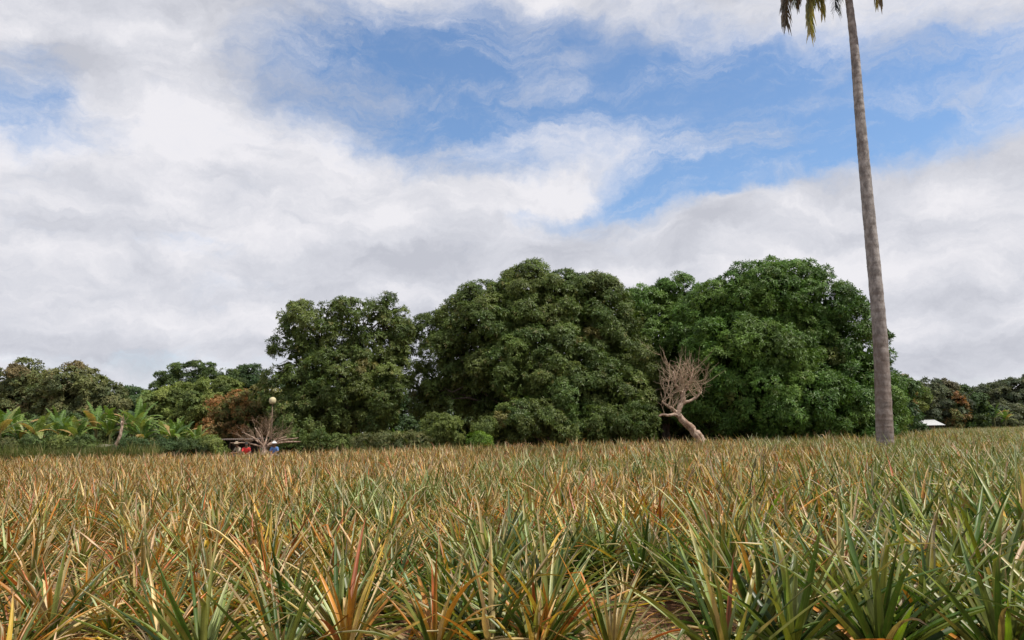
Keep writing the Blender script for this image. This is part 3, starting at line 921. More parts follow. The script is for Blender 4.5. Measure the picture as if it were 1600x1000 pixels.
shrub('olive bush at the foot of the middle mango tree, left of the dead trunk', [(960, 664, 34, 18), (995, 660, 24, 22), (930, 676, 28, 11)], 50, 'mango_olive', 68, lobe=0.6, L=0.22, W=0.07)
shrub('small banana-coloured weed clump low in front of the middle mango trunk', [(893, 670, 4, 10), (896, 680, 4, 6)], 49, 'light', 69, gap=0.3, lobe=.3)

# left group of trees, farther off
GL = 'trees on the left beyond the banana plants'
tree_at('broadleaf_tree', 'olive green rounded tree at the far left edge of the tree line',
        [(42, 598, 32, 28), (10, 628, 32, 30), (62, 638, 34, 36), (30, 650, 50, 30)], 68, 'olive', GL, 'tree', (40, 0.25), seed=21, lobe=0.8, L=0.3, W=0.12, dens=1.0, mat=M_SOFT, gap=.08)
tree_at('broadleaf_tree', 'domed dark olive tree second from the left with a sloping right shoulder',
        [(112, 604, 27, 26), (148, 620, 30, 25), (120, 644, 44, 32), (163, 646, 20, 30), (80, 618, 16, 24)], 66, 'olive', GL, 'tree', (120, 0.25), seed=22, lobe=0.8, L=0.3, W=0.12, dens=1.0, mat=M_SOFT, gap=.05)
tree_at('broadleaf_tree', 'low dark green tree in the dip between the domed tree and the spreading tree',
        [(210, 632, 32, 20), (190, 650, 28, 24), (235, 650, 30, 24)], 85, 'dark', GL, 'tree', (210, 0.25), seed=23, lobe=0.9, L=0.35, W=0.14, dens=0.9, mat=M_SOFT)
# spreading tree with layered canopy
tree_at('spreading_tree', 'spreading flat-topped tree with layered feathery foliage left of the left mango tree',
        [(300, 576, 32, 7), (262, 588, 18, 6), (335, 586, 30, 9), (285, 596, 40, 9), (325, 604, 44, 12), (268, 606, 24, 7), (355, 600, 20, 12), (300, 622, 50, 14)],
        66, 'feather', GL, 'tree', (318, 0.28), seed=24, lobe=0.5, L=0.2, W=0.07, dens=1.1, mat=M_SOFT, gap=.18, flat=0.5, dep=1.0, core=False, droop=0.1)
tree_at('broadleaf_tree', 'light green vine-draped tree below the spreading flat-topped tree',
        [(275, 635, 40, 28), (320, 635, 44, 36), (350, 630, 30, 36), (290, 660, 60, 26), (330, 668, 44, 24)], 62, 'light', GL, 'tree', (300, 0.2), seed=25, lobe=0.7, L=0.24, W=0.09, dens=1.1, mat=M_SOFT)
tree_at('broadleaf_tree', 'dark green pointed tree just left of the left mango tree',
        [(385, 596, 22, 18), (375, 618, 24, 22), (398, 620, 16, 24), (380, 640, 34, 30)], 70, 'dark', GL, 'tree', (385, 0.2), seed=26, lobe=0.7, L=0.3, W=0.11, dens=1.0, mat=M_SOFT)
shrub('rust orange leafed vine shrub in front of the trees left of the left mango tree', [(365, 640, 26, 22), (390, 640, 18, 20), (350, 665, 26, 18), (380, 668, 34, 20)], 57, 'rust', 71, lobe=0.55, L=0.2, W=0.07, gap=.15)
shrub('pale yellow-green shrub with straw coloured tips against the left mango tree', [(418, 612, 13, 13), (425, 635, 16, 18), (420, 660, 18, 18)], 58, 'blonde', 72, lobe=0.5, L=0.2, W=0.06, gap=.2)
shrub('low dark bush under the vine-draped tree behind the shed', [(290, 688, 60, 14), (250, 690, 40, 12), (400, 690, 60, 16), (345, 688, 40, 14)], 64, 'dark', 73, lobe=0.7, L=0.26, W=0.1)
shrub('long low bush of mixed green beneath the trees at the far left', [(30, 680, 50, 22), (90, 680, 50, 22), (150, 678, 50, 22), (215, 680, 50, 20)], 60, 'feather', 74, lobe=0.6, L=0.25, W=0.09)
shrub('small dense green bush right of the leaning grey trunk', [(213, 703, 18, 8), (200, 705, 12, 6)], 45.5, 'dark', 75)

for i, (x_, r_, p_) in enumerate([(12, 13, 'olive'), (48, 16, 'feather'), (92, 14, 'light'), (128, 12, 'feather'), (232, 13, 'olive'), (262, 15, 'dark'), (300, 15, 'feather'), (330, 12, 'light')]):
    shrub(['low olive weed clump at the left edge of the field', 'low dark weed clump under the fan-shaped banana plant', 'low pale weed clump near the orange dry banana leaves',
           'low weed clump beside the person in pale pink', 'low olive weed clump at the right end of the low wall', 'low dark weed clump below the broad-leaved banana plant',
           'low weed clump below the vine-draped tree', 'low pale weed clump at the left end of the open shed'][i],
          [(x_, 699, r_, 7), (x_ + r_ * .6, 703, r_ * .7, 5)], 45.8, p_, 300 + i, name='weed_clump', gap=.15)

# right group, farther away
GR = 'trees on the right beyond the far end of the field'
tree_at('broadleaf_tree', 'thin reddish half-bare tree right behind the palm trunk',
        [(1412, 606, 12, 16), (1405, 628, 14, 20), (1418, 635, 12, 20)], 100, 'rust', GR, 'tree', (1412, 0.15), seed=31, lobe=0.7, L=0.3, W=0.1, dens=0.8, mat=M_SOFT, gap=.3)
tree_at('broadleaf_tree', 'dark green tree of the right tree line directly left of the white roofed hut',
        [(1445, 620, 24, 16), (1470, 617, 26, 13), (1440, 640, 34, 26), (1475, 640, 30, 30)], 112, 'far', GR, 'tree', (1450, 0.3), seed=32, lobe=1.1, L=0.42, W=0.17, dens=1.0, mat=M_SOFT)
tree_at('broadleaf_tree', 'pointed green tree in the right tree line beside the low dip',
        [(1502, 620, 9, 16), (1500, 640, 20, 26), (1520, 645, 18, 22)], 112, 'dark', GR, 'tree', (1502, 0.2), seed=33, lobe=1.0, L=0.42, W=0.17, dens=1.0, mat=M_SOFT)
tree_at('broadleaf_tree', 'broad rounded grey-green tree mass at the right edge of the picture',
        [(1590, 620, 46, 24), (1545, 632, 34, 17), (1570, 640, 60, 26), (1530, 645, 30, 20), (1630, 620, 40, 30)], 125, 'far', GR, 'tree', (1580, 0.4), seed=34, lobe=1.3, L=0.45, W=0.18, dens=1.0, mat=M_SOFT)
shrub('reddish brown dry shrub in the middle of the right tree line', [(1492, 640, 10, 22), (1488, 655, 12, 12)], 110, 'rust', 76, lobe=0.8, L=0.4, W=0.15, gap=.1)
shrub('yellow-green leafy shrub right of the palm at the far end of the field', [(1432, 616, 10, 9), (1424, 630, 9, 10)], 106, 'light', 77, lobe=0.8, L=0.4, W=0.15)
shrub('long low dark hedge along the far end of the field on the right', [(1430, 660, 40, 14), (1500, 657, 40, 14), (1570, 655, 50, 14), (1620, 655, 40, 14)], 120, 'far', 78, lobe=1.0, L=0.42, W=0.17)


# ------------------------------------------------------------------ bare trees
def bare(name, label, base, paths, twig_fn, cat, seed, mat=M_DEAD, tmat=M_TWIG):
    e = empty(name, base, label, cat)
    mb = MB(); rng = np.random.default_rng(seed)
    for pth, r0, r1 in paths:
        pth = np.array(pth, float)
        # resample with some roughness
        n = len(pth) * 3
        s = np.linspace(0, len(pth) - 1, n); q = np.stack([np.interp(s, range(len(pth)), pth[:, k]) for k in range(3)], 1)
        q[1:-1] += rng.normal(0, r0 * 0.12, (n - 2, 3))
        tube(mb, q - np.array(base), np.linspace(r0, r1, n), 8, (0.4, 0.3, 0.25), rng=rng, rough=0.12)
    link('trunk', mb.mesh('trunk', mat, True), e)
    tb = MB(); twig_fn(tb, rng, np.array(base))
    link('twigs', tb.mesh('twigs', tmat, True), e)
    return e


def sprout(tb, rng, base, p, d, L, r, depth):
    n = 5
    pts_ = [p]; dd = unit(d)
    for i in range(n):
        dd = unit(dd + rng.normal(0, 0.16, 3) + np.array([0, 0, 0.05]))
        pts_.append(pts_[-1] + dd * L / n)
    tube(tb, np.array(pts_) - base, np.linspace(r, r * 0.3, n + 1), 4, (0.3, 0.2, 0.15), cap=False)
    if depth > 0:
        for k in range(3):
            i = rng.integers(1, n)
            sprout(tb, rng, base, pts_[i], unit(dd + rng.normal(0, 0.35, 3)), L * rng.uniform(.4, .7), r * 0.6, depth - 1)


D0 = 46.5
A = lambda px, py, o=0: at(px, py, D0 + o)
bz = np.array([gx(1096, D0), D0, 0.0])
paths = [([bz + [0.25, 0, -0.1], A(1092, 684), A(1078, 668), A(1064, 655), A(1058, 645), A(1066, 630, .1), A(1068, 612, .2)], 0.27, 0.15),
         ([A(1100, 690), A(1090, 676), A(1079, 670)], 0.2, 0.14),
         ([A(1060, 651), A(1055, 647, -.2), A(1046, 649, -.3), A(1038, 648, -.3), A(1030, 650, -.4)], 0.12, 0.06),
         ([A(1058, 645), A(1050, 638, -.2), A(1042, 634, -.3), A(1036, 628, -.3)], 0.12, 0.05),
         ([A(1066, 630, .1), A(1078, 626, .2), A(1090, 620, .4), A(1096, 612, .5)], 0.11, 0.05),
         ([A(1067, 616, .2), A(1058, 606, 0), A(1054, 594, -.3), A(1052, 580, -.4)], 0.12, 0.03),
         ([A(1068, 614, .2), A(1074, 604, .3), A(1080, 590, .6), A(1084, 575, .8)], 0.12, 0.03),
         ([A(1068, 612, .2), A(1067, 598, 0.4), A(1064, 580, .5)], 0.1, 0.03)]


def twf(tb, rng, base):
    src = [A(1068, 614, .2), A(1060, 606), A(1054, 594, -.3), A(1074, 604, .3), A(1080, 590, .6), A(1042, 634, -.3), A(1036, 628, -.3), A(1090, 620, .4), A(1096, 612, .5),
           A(1067, 598, .4), A(1064, 582, .5), A(1066, 630, .1), A(1050, 638, -.2)]
    cen = A(1066, 650)
    for k in range(80):
        p = src[rng.integers(len(src))] + rng.normal(0, 0.08, 3)
        tgt = at(rng.uniform(1022, 1114), rng.uniform(552, 600), D0 + rng.uniform(-1.6, 1.6))
        if p[2] < 3.0 and rng.random() < 0.6: tgt = at(rng.choice([rng.uniform(1018, 1040), rng.uniform(1095, 1116)]), rng.uniform(575, 625), D0 + rng.uniform(-1.2, 1.2))
        d = tgt - p + rng.normal(0, 0.35, 3)
        sprout(tb, rng, base, p, d, np.linalg.norm(d) * rng.uniform(0.35, 1.15), rng.uniform(0.01, 0.028), 1)
    sprout(tb, rng, base, A(1038, 648, -.3), np.array([-.1, 0, 1.]), 1.0, 0.015, 1)


bare('dead_tree', 'bleached leaning dead tree with a fan of bare twigs in front of the mango trees', tuple(bz), paths, twf, 'dead tree', 91, tmat=M_PTWIG)

D1 = 45.5
B_ = lambda px, py, o=0: at(px, py, D1 + o)
bz1 = np.array([gx(415, D1), D1, 0.0])
paths = [([bz1 + [0, 0, -0.1], B_(414, 708), B_(413, 698)], 0.22, 0.16)]
for (x_, y_, o_) in [(360, 692, -.6), (378, 675, .4), (398, 668, .2), (404, 668, -.5), (421, 672, .4), (432, 676, -.4), (448, 682, .5), (466, 684, -.3), (395, 684, -.8), (440, 692, .8), (470, 690, .2)]:
    mid = (B_(413, 698) + B_(x_, y_, o_)) / 2 + [0, 0, 0.12]
    paths.append(([B_(413, 699), mid, B_(x_, y_, o_)], 0.07, 0.02))


def twf2(tb, rng, base):
    for k in range(60):
        a = rng.uniform(-1.3, 1.3); p = B_(413 + a * 18, 692 - (1.3 - abs(a)) * 10, rng.uniform(-.8, .8))
        d = np.array([math.sin(a) * 1.2 + rng.normal(0, .3), rng.normal(0, .5), max(0.1, math.cos(a) * rng.uniform(.5, 1))])
        sprout(tb, rng, base, p, d, rng.uniform(0.35, 1.3), rng.uniform(0.007, 0.016), 2)


bare('dead_bush', 'low dead bush of pale spreading branches at the foot of the left mango tree', tuple(bz1), paths, twf2, 'dead bush', 92)

# leaning grey trunk on the left
D2 = 45.0
bz2 = at(178, 712, D2); bz2[2] = 0
bare('leaning_trunk', 'bare grey tree trunk leaning to the right among the banana plants', tuple(bz2),
     [([bz2 + [0, 0, -.1], at(176, 707, D2), at(182, 694, D2), at(187, 682, D2), at(190, 670, D2), at(191, 658, D2)], 0.13, 0.07)],
     lambda tb, rng, base: [sprout(tb, rng, base, at(190, 668, D2), np.array([rng.normal(0, .3), rng.normal(0, .3), 1.]), 0.7, 0.02, 1) for _ in range(5)], 'dead trunk', 93)

# ------------------------------------------------------------------ palm
DP = 30.0
tp = [(1384, 712, 28), (1383, 690, 27), (1380, 620, 25), (1376, 530, 23), (1367, 430, 21.5), (1357, 330, 20), (1348, 230, 18), (1341, 150, 16), (1336, 80, 14.5), (1329, 20, 12.5), (1321, -40, 11), (1316, -95, 10)]
pp = np.array([at(a, b_, DP) for a, b_, _ in tp]); rr = np.array([c / 2 * DP / FPX for _, _, c in tp])
base = np.array([pp[0][0], DP, 0.0]); pp[0] = base + [0, 0, -0.1]
s0 = np.arange(len(tp)); s = np.linspace(0, len(tp) - 1, 90)
def cr_interp(s, vals):
    from numpy import interp
    v = interp(s, s0, vals)
    k = np.ones(9) / 9
    vp = np.concatenate([np.full(4, v[0]), v, np.full(4, v[-1])])
    return np.convolve(vp, k, 'valid')
path = np.stack([cr_interp(s, pp[:, k]) for k in range(3)], 1); path[0] = pp[0]
rad = cr_interp(s, rr)
rgp = np.random.default_rng(4)
rad = rad * (1 + 0.02 * np.sin(np.arange(90) * 2.1)) * (1 + rgp.normal(0, 0.012, 90))
rad *= 0.95
rad[:4] *= np.array([1.3, 1.2, 1.12, 1.05])
pe = empty('palm_tree', base, 'tall coconut palm with a slim curving ringed trunk rising out of the picture', 'palm tree')
s_f = np.linspace(0, 89, 620)
pf = np.stack([np.interp(s_f, range(90), path[:, k]) for k in range(3)], 1); rf = np.interp(s_f, range(90), rad)
ph = np.cumsum(rgp.uniform(0.6, 1.4, 620)) * 0.75
rf = rf * (1 + 0.018 * np.maximum(0, np.sin(ph)) ** 3 + rgp.normal(0, 0.006, 620))
mb = MB(); tube(mb, pf - base, rf, 20, (0.3, 0.25, 0.22), rng=rgp, rough=0.012)
mb.c[-1] = np.repeat((0.5 + 0.5 * np.sin(ph))[:, None] ** 2, 20, axis=0) * np.ones((1, 3), np.float32)
link('trunk', mb.mesh('trunk', M_PTRUNK, True), pe)
top = pp[-1]


def frond(rng, top, az, el, L, droopk, pal, tip=None):
    mb = MB(); n = 26
    if tip is not None:
        # arch from the crown out and down to a seen tip
        tip = np.array(tip); out = tip - top; hor = out.copy(); hor[2] = 0
        c1 = top + hor * 0.35 + np.array([0, 0, 0.9]); c2 = top + hor * 0.97 + np.array([0, 0, 0.35])
        tt = np.linspace(0, 1, n)[:, None]
        pts_ = (1 - tt) ** 3 * top + 3 * (1 - tt) ** 2 * tt * c1 + 3 * (1 - tt) * tt ** 2 * c2 + tt ** 3 * tip
    else:
        p = top.copy(); pts_ = []
        for i in range(n):
            s_ = i / (n - 1); th = el - droopk * s_ ** 1.3
            pts_.append(p.copy()); p = p + np.array([math.cos(az) * math.cos(th), math.sin(az) * math.cos(th), math.sin(th)]) * L / n
        pts_ = np.array(pts_)
    col = pal
    tube(mb, pts_ - base, np.linspace(0.045, 0.008, n), 5, tuple(np.array(col[0]) * 1.1), cap=False)
    d = unit(np.gradient(pts_, axis=0))
    for i in range(2, n):
        for k in range(6):
            f = k / 6
            q = pts_[i - 1] * (1 - f) + pts_[i] * f; dd = d[i]
            side = np.cross(dd, [0, 0, 1.0]); nn = np.linalg.norm(side)
            if nn < 0.25: side = np.array([-math.sin(az), math.cos(az), 0])
            else: side = side / nn
            s_ = i / n
            ll = (0.85 * math.sin(math.pi * min(1, 0.12 + s_ * 0.72)) ** 0.7 + 0.12) * rng.uniform(.8, 1.1)
            for sg in (-1, 1):
                ld = unit(side * sg * rng.uniform(.3, .95) + dd * 0.5 + np.array([0, 0, -0.75]) + rng.normal(0, 0.12, 3))
                wv_ = unit(np.cross(ld, side * sg + [0, 0, .3])) * 0.034
                m1 = q + ld * ll * 0.5; m2 = q + unit(ld + np.array([0, 0, -.5])) * ll
                c_ = np.array(col[rng.integers(len(col))]) * rng.uniform(.8, 1.2)
                mb.add(np.array([q - wv_, q + wv_, m1 + wv_, m1 - wv_, m2 + wv_ * .15, m2 - wv_ * .15]) - base, [(0, 1, 2, 3), (3, 2, 4, 5)], c_)
    return mb


gp = [(0.11, 0.14, 0.035), (0.16, 0.18, 0.05), (0.08, 0.11, 0.03)]
yp = [(0.30, 0.28, 0.09), (0.42, 0.36, 0.16), (0.18, 0.19, 0.06)]
bp_ = [(0.13, 0.10, 0.075), (0.2, 0.15, 0.10), (0.09, 0.08, 0.06)]
tips = [(1228, 38, -.8, bp_), (1224, 30, -.5, bp_), (1247, 2, .8, bp_), (1267, 54, -.4, yp), (1265, 44, -.1, yp), (1286, 16, .8, yp), (1276, 4, 0.3, yp), (1376, 2, -.6, bp_), (1372, -2, -.2, yp), (1300, -30, -1.5, yp), (1340, -25, 1.5, gp)]
for i, (x_, y_, o_, pl) in enumerate(tips):
    mb = frond(rgp, top, -1.2 + 0.5 * (i % 3), 0, 0, 0, pl, at(x_, y_, DP + o_))
    link('frond', mb.mesh('frond', M_PALM), pe)
for i in range(14):
    mb = frond(rgp, top, i * 2.4, rgp.uniform(0.3, 1.3), rgp.uniform(4.0, 5.0), rgp.uniform(1.2, 1.9), gp)
    link('frond', mb.mesh('frond', M_PALM), pe)


# ------------------------------------------------------------------ banana plants
def banana_meshes(seed, h=2.2, n=9, L=1.9, dry=0.15):
    rng = np.random.default_rng(seed)
    st = MB()
    tube(st, [(0, 0, -0.05), (0.02, 0, h * .5), (0, 0.02, h), (0, 0, h + 0.25)], [0.12, 0.1, 0.075, 0.03], 9, (0.22, 0.22, 0.09))
    leaves = []
    for i in range(n):
        mb = MB()
        q = i / (n - 1)
        az = i * 2.4 + rng.uniform(-.3, .3); th0 = math.radians(35 + 50 * q + rng.normal(0, 6)); LL = L * rng.uniform(.8, 1.15); bend = rng.uniform(0.9, 1.9) * (1.3 - q * 0.9)
        segs = 14
        p = np.array([0, 0, h * 0.93]); P_ = []; Dd = []
        for k in range(segs + 1):
            s_ = k / segs; th = th0 - bend * s_ ** 1.5
            d = np.array([math.cos(az) * math.cos(th), math.sin(az) * math.cos(th), math.sin(th)])
            P_.append(p.copy()); Dd.append(d); p = p + d * LL / segs
        P_ = np.array(P_); side = np.array([-math.sin(az), math.cos(az), 0])
        colr = np.array([(0.10, 0.18, 0.03), (0.16, 0.24, 0.045), (0.06, 0.12, 0.025), (0.24, 0.28, 0.08)][rng.integers(4)])
        if rng.random() < dry and q < .5: colr = np.array((0.40, 0.27, 0.10))
        tube(mb, P_, np.linspace(0.03, 0.006, segs + 1), 4, tuple(colr * 1.5 + .05), cap=False)
        # blade split in torn strips
        for sg in (-1, 1):
            k = 2
            while k < segs:
                k2 = k + 1
                for part in range(2):
                    a0 = P_[k] + (P_[k2] - P_[k]) * (part / 2); a1 = P_[k] + (P_[k2] - P_[k]) * ((part + 1) / 2 - 0.18 * rng.random())
                    s0_, s1_ = (k + part / 2 - 2) / (segs - 2), (k + (part + 1) / 2 - 2) / (segs - 2)
                    wd = lambda s_: 0.21 * math.sin(math.pi * min(1, 0.08 + s_ * 0.92)) ** 0.55 + 0.01
                    dr = rng.uniform(0.1, 0.9)
                    dn = unit(side * sg + Dd[k] * 0.25 + np.array([0, 0, -dr]))
                    upk = np.cross(Dd[k], side); upk = upk if upk[2] > 0 else -upk
                    e0, e1 = a0 + unit(side * sg + upk * 0.3) * wd(s0_) * 0.5, a1 + unit(side * sg + upk * 0.3) * wd(s1_) * 0.5
                    f0, f1 = e0 + dn * wd(s0_) * 0.5, e1 + dn * wd(s1_) * 0.5
                    mb.add([a0, a1, e1, e0, f1, f0], [(0, 1, 2, 3), (3, 2, 4, 5)], colr * rng.uniform(.8, 1.2))
                k += 1
        leaves.append(mb.mesh('leaf', M_BANANA))
    return st.mesh('stem', M_BANANA, True), leaves


BV = [banana_meshes(201 + k, h=2.0 + 0.25 * (k % 2), n=12 + k, dry=.3) for k in range(3)]
GBn = 'banana plants along the left side of the field'
bl = [(-5, 46, 1.25, 'tall banana plant cut off by the left edge of the picture'),
      (22, 50, 1.1, 'banana plant with drooping torn leaves, second from the left edge'),
      (40, 48, .95, 'banana plant standing left of the fan-shaped one'),
      (60, 47, 1.1, 'banana plant with an upright fan of leaves, fourth from the left edge'),
      (86, 51, 1.1, 'dark banana plant just right of the fan-shaped one'),
      (104, 48, 1.0, 'banana plant above the orange dry leaves near the left'),
      (127, 47, 1.0, 'pale green banana plant with a hanging broad leaf'),
      (150, 50, 1.2, 'banana plant with yellowing leaves left of the leaning trunk'),
      (170, 49, 1.15, 'banana plant directly behind the leaning grey trunk'),
      (200, 48, 1.15, 'bright green banana plant directly right of the leaning trunk'),
      (214, 50, 1.2, 'tallest bright green banana plant with upright leaves over the low wall'),
      (228, 47.5, .9, 'short yellow-green banana plant over the right end of the low wall'),
      (252, 50, .95, 'banana plant with broad horizontal leaves below the vine-draped tree'),
      (268, 47.5, .85, 'short banana plant in front of the vine-draped tree'),
      (288, 49, .9, 'banana plant with a dry hanging leaf below the vine-draped tree'),
      (312, 48, .8, 'rightmost small banana plant of the left group')]
bl2 = [(1543, 114, 1.2, 'pale banana plant in front of the rounded trees at the far right'),
       (1557, 114, 1.3, 'larger banana plant just right of the pale one at the far right'),
       (1571, 115, 1.15, 'rightmost banana plant before the rounded trees at the far right'),
       (1408, 70, 1.0, 'banana plant standing alone just right of the palm trunk'),
       (622, 48, .55, 'small broken banana plant in the gap right of the left mango tree')]
for i, (px_, D_, s_, lab) in enumerate(bl + bl2):
    st, lv = BV[i % 3]
    e = empty('banana_plant', (gx(px_, D_), D_, 0), lab, 'banana plant', GBn if i < len(bl) else 'banana plants elsewhere')
    e.rotation_euler = (0.08 * math.sin(i * 2.3), 0.09 * math.cos(i * 3.1), i * 1.7); s_ *= 0.97 if i < len(bl) else 1; e.scale = (s_, s_, s_ * (0.92 if i < len(bl) else 1))
    link('stem', st, e)
    for q in lv: link('leaf', q, e)

# tall grass strip at the edge on the left and under the trees
mb = MB(); rl = np.random.default_rng(19)
gc = [np.array(c) for c in [(0.10, 0.145, 0.035), (0.16, 0.19, 0.055), (0.22, 0.22, 0.09), (0.32, 0.27, 0.13)]]
for i in range(12000):
    if i < 8200: px_ = rl.uniform(-60, 250); D_ = 44.2 + rl.random() * 2.2; hh_ = rl.uniform(0.75, 1.15) + 0.9 * vnoise(px_, D_ * 8, 9, 3) * rl.random() ** .5
    elif i < 10500: px_ = rl.uniform(540, 790); D_ = 45 + rl.random() * 3; hh_ = rl.uniform(0.6, 1.15)
    else: px_ = rl.uniform(790, 1400); D_ = 49 + rl.random() * 2; hh_ = rl.uniform(0.5, 1.0)
    ci_ = min(3, int(rl.random() ** 1.6 * 4))
    strap(mb, rl, (gx(px_, D_), D_, 0), rl.uniform(0, 6.28), rl.uniform(1.1, 1.5), hh_, 0.03, rl.uniform(0.1, 0.8), 3, np.tile(gc[ci_], (4, 1)))
tag(link('grass', mb.mesh('grass', M_GRASS)), 'tall green and straw grass along the far edge of the field', 'grass', kind='stuff')


# ------------------------------------------------------------------ small structures
def box(mb, lo_, hi_, col=(1, 1, 1), rot=0, piv=None):
    x0, y0, z0 = lo_; x1, y1, z1 = hi_
    V = np.array([(x0, y0, z0), (x1, y0, z0), (x1, y1, z0), (x0, y1, z0), (x0, y0, z1), (x1, y0, z1), (x1, y1, z1), (x0, y1, z1)], float)
    mb.add(V, [(0, 3, 2, 1), (4, 5, 6, 7), (0, 1, 5, 4), (1, 2, 6, 5), (2, 3, 7, 6), (3, 0, 4, 7)], np.array(col))


M_WALL = plain_mat('weathered_plaster', (0.42, 0.36, 0.29), 0.9, var=0.35, scale=3)
M_TIN = plain_mat('dull_tin_sheet', (0.30, 0.26, 0.22), 0.6, var=0.3, scale=4)
M_RUST = plain_mat('rusty_tin_sheet', (0.09, 0.07, 0.06), 0.9, var=0.3, scale=4)
M_WHITE = plain_mat('white_tin_sheet', (0.55, 0.56, 0.57), 0.5, var=0.08)
M_WOOD = plain_mat('old_timber', (0.16, 0.11, 0.08), 0.9, var=0.3)
M_DARKW = plain_mat('dark_boards', (0.06, 0.05, 0.045), 0.9, var=0.3)

# low wall
D3 = 46.2
x0, x1 = gx(198, D3), gx(240, D3)
e = empty('low_wall', ((x0 + x1) / 2, D3, 0), 'low weathered plaster wall behind the small bush under the banana plants', 'wall')
mb = MB(); box(mb, (-(x1 - x0) / 2, -.1, -.05), ((x1 - x0) / 2, .1, 1.22)); link('wall', mb.mesh('wall', M_WALL), e)
mb = MB(); box(mb, (-(x1 - x0) / 2 - .03, -.14, 1.222), ((x1 - x0) / 2 + .03, .14, 1.28)); link('coping', mb.mesh('coping', M_WALL), e)


def corr(mb, x0, x1, y0, z0, y1, z1, waves=22, amp=0.025):
    n = waves * 4; xs_ = np.linspace(x0, x1, n + 1)
    V = []
    for (yy, zz_) in ((y0, z0), (y1, z1)):
        for k, x_ in enumerate(xs_): V.append((x_, yy, zz_ + amp * math.sin(k / 4 * 2 * math.pi)))
    m_ = n + 1
    for (yy, zz_) in ((y0, z0), (y1, z1)):
        for k, x_ in enumerate(xs_): V.append((x_, yy, zz_ - 0.012 + amp * math.sin(k / 4 * 2 * math.pi)))
    F = [(k, k + 1, m_ + k + 1, m_ + k) for k in range(n)] + [(2 * m_ + k, 3 * m_ + k, 3 * m_ + k + 1, 2 * m_ + k + 1) for k in range(n)]
    F += [(k, 2 * m_ + k, 2 * m_ + k + 1, k + 1) for k in range(n)]
    mb.add(V, F, np.array([1, 1, 1]))


def shed(name, label, cx, D, wd, dp, hf, hb, wallmat, roofmat, walls=True):
    e = empty(name, (cx, D, 0), label, 'shed')
    for (x_, y_, h_) in ((-wd / 2 + .1, -dp / 2 + .1, hf), (wd / 2 - .1, -dp / 2 + .1, hf), (-wd / 2 + .1, dp / 2 - .1, hb), (wd / 2 - .1, dp / 2 - .1, hb)):
        mb = MB(); tube(mb, [(x_, y_, -.05), (x_, y_, h_ * .5), (x_, y_, h_ - 0.06)], [.055, .05, .05], 8); link('post', mb.mesh('post', M_WOOD, True), e)
    if walls:
        mb = MB()
        k = -wd / 2
        while k < wd / 2 - .05:
            box(mb, (k, dp / 2 - .06 - random.random() * .02, 0.02), (min(k + .17, wd / 2), dp / 2 - .03, hb - .12)); k += .18
        link('back_wall', mb.mesh('back_wall', wallmat), e)
    mb = MB(); corr(mb, -wd / 2 - .2, wd / 2 + .2, -dp / 2 - .2, hf, dp / 2 + .2, hb); link('roof', mb.mesh('roof', roofmat), e)
    return e


random.seed(2)
shed('field_shed', 'low open shed with a flat rusty roof in the shade behind the dead bush', gx(375, 49), 49, 2.2, 2.2, 1.5, 1.55, M_DARKW, M_RUST)
shed('small_hut', 'small hut with sloping white roof at the far end of the field', gx(1455, 104), 104, 2.3, 2.2, 1.65, 2.4, M_WOOD, M_WHITE)
shed('small_shelter', 'tiny open shelter with a pale rounded roof sheet left of the leaning trunk', gx(162, 46.5), 46.5, 0.6, 0.8, 1.2, 1.32, M_WOOD, M_TIN)

# pale dome-topped water tank on a post seen beside the left mango tree
DT = 51.5
tz = at(426, 626, DT)
e = empty('water_tank', (tz[0], DT, 0), 'small round cream tank on a thin post above the low dead bush', 'water tank')
mb = MB()
prof = [(0.02, -.24), (.17, -.22), (.23, -.1), (.24, .05), (.20, .17), (.1, .23), (.02, .25)]
tube(mb, [(0, 0, tz[2] + z_) for _, z_ in prof], [r_ for r_, _ in prof], 16)
link('tank', mb.mesh('tank', plain_mat('cream_plastic', (0.52, 0.46, 0.28), 0.7, var=.08), True), e)
mb = MB(); tube(mb, [(0, 0, 0), (0, 0, tz[2] * .5), (0, 0, tz[2] - .24)], [.04, .035, .035], 8); link('post', mb.mesh('post', M_WOOD, True), e)


# ------------------------------------------------------------------ people at work at the far edge
def skin_body(name, verts, edges, radii, mat, parent=None, sub=2):
    me = bpy.data.meshes.new(name); me.from_pydata(verts, edges, []); me.update()
    ob = link(name, me, parent)
    sk = ob.modifiers.new('skin', 'SKIN'); sk.use_smooth_shade = True
    ss = ob.modifiers.new('sub', 'SUBSURF'); ss.levels = sub; ss.render_levels = sub
    if not me.skin_vertices:
        bpy.context.view_layer.objects.active = ob
    lay = me.skin_vertices[0].data if me.skin_vertices else None
    if lay:
        for i, r in enumerate(radii):
            lay[i].radius = (r, r) if not isinstance(r, tuple) else r
        lay[0].use_root = True
    me.materials.append(mat)
    # bake to a plain mesh
    dg = bpy.context.evaluated_depsgraph_get()
    m2 = bpy.data.meshes.new_from_object(ob.evaluated_get(dg)); m2.name = name
    ob.modifiers.clear(); ob.data = m2
    return ob


M_SKIN = plain_mat('brown_skin', (0.16, 0.09, 0.06), 0.6, var=.1)


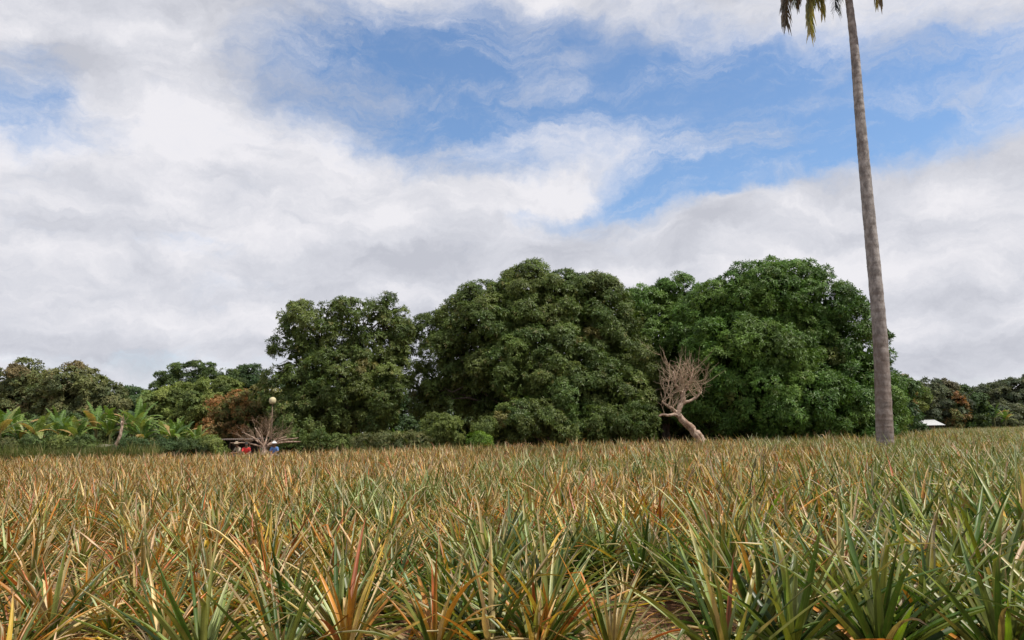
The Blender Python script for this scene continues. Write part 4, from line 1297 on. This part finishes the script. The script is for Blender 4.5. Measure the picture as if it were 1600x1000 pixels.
def person(x, y, rz, label, shirt, trousers, hat=None, hair=True):
    e = empty('person', (x, y, 0), label, 'person'); e.rotation_euler = (0, 0, rz)
    # crouching, leaning forward (facing -Y), hands reaching to the plants
    V = [(0, .12, .50), (0, .04, .72), (0, -.08, .95), (0, -.12, 1.06), (0, -.17, 1.17), (0, -.19, 1.27)]
    Rr = [(.15, .12), (.13, .10), (.16, .10), .055, (.08, .09), (.075, .085)]
    E = [(0, 1), (1, 2), (2, 3), (3, 4), (4, 5)]
    for sx in (-1, 1):
        b0 = len(V)
        V += [(.18 * sx, -.07, .97), (.24 * sx, -.2, .74), (.14 * sx, -.42, .70), (.11 * sx, -.50, .69)]; Rr += [.055, .042, .032, .03]
        E += [(2, b0), (b0, b0 + 1), (b0 + 1, b0 + 2), (b0 + 2, b0 + 3)]
        for k in range(4):
            f = len(V); V += [(.11 * sx + (k - 1.5) * .018, -.57, .68), (.11 * sx + (k - 1.5) * .02, -.60, .655)]; Rr += [.009, .008]; E += [(b0 + 3, f), (f, f + 1)]
        f = len(V); V += [(.07 * sx, -.53, .67)]; Rr += [.01]; E += [(b0 + 3, f)]
        b1 = len(V)
        V += [(.11 * sx, .08, .48), (.17 * sx, -.30, .55), (.15 * sx, -.06, .12), (.15 * sx, -.08, .05), (.16 * sx, -.24, .035)]; Rr += [.09, .065, .045, .04, .035]
        E += [(0, b1), (b1, b1 + 1), (b1 + 1, b1 + 2), (b1 + 2, b1 + 3), (b1 + 3, b1 + 4)]
    skin_body('body', V, E, Rr, M_SKIN, e)
    S = [(0, .12, .50), (0, .04, .72), (0, -.08, .95), (0, -.11, 1.03)]; SR = [(.165, .135), (.15, .12), (.175, .12), (.075, .075)]; SE = [(0, 1), (1, 2), (2, 3)]
    for sx in (-1, 1):
        b0 = len(S); S += [(.18 * sx, -.07, .97), (.235 * sx, -.19, .76)]; SR += [.07, .056]; SE += [(2, b0), (b0, b0 + 1)]
    skin_body('shirt', S, SE, SR, plain_mat('shirt_cloth', shirt, .85, var=.12), e)
    T = [(0, .14, .52)]; TR = [(.17, .14)]; TE = []
    for sx in (-1, 1):
        b0 = len(T); T += [(.11 * sx, .08, .48), (.17 * sx, -.30, .55), (.15 * sx, -.07, .16)]; TR += [.11, .082, .06]; TE += [(0, b0), (b0, b0 + 1), (b0 + 1, b0 + 2)]
    skin_body('trousers', T, TE, TR, plain_mat('trouser_cloth', trousers, .9, var=.12), e)
    # face: eyes and nose and ears
    mb = MB()
    for sx in (-1, 1): tube(mb, [(.03 * sx, -.262, 1.22), (.03 * sx, -.272, 1.22)], [.011, .008], 6)
    link('eyes', mb.mesh('eyes', plain_mat('eye_dark', (.03, .02, .02), .3)), e)
    if hat:
        mb = MB(); tube(mb, [(0, -.18, 1.255), (0, -.18, 1.262), (0, -.175, 1.27), (0, -.17, 1.34), (0, -.17, 1.38), (0, -.17, 1.39)], [.17, .17, .105, .10, .07, .01], 16)
        link('hat', mb.mesh('hat', plain_mat('hat_cloth', hat, .8, var=.08), True), e)
    else:
        mb = MB(); tube(mb, [(0, -.165, 1.22), (0, -.165, 1.28), (0, -.175, 1.33), (0, -.175, 1.355), (0, -.175, 1.36)], [.093, .099, .085, .05, .01], 12)
        link('hair', mb.mesh('hair', plain_mat('black_hair', (.02, .017, .015), .7), True), e)
    return e


person(gx(386, 45.2), 45.2, 0.3, 'person in a red shirt crouching at the field edge left of the dead bush', (.62, .04, .04), (.12, .1, .1))
person(gx(374, 46.0), 46.0, -0.5, 'person in a tan hat crouching left of the person in red', (.35, .30, .22), (.1, .1, .13), hat=(.45, .38, .27))
person(gx(430, 45.4), 45.4, 0.1, 'person in a white hat and blue shirt crouching right of the dead bush', (.10, .20, .45), (.3, .33, .4), hat=(.85, .85, .85))
person(gx(143, 46.4), 46.4, 0.8, 'person in a pale pink shirt crouching left of the tiny shelter', (.6, .36, .33), (.25, .2, .2))
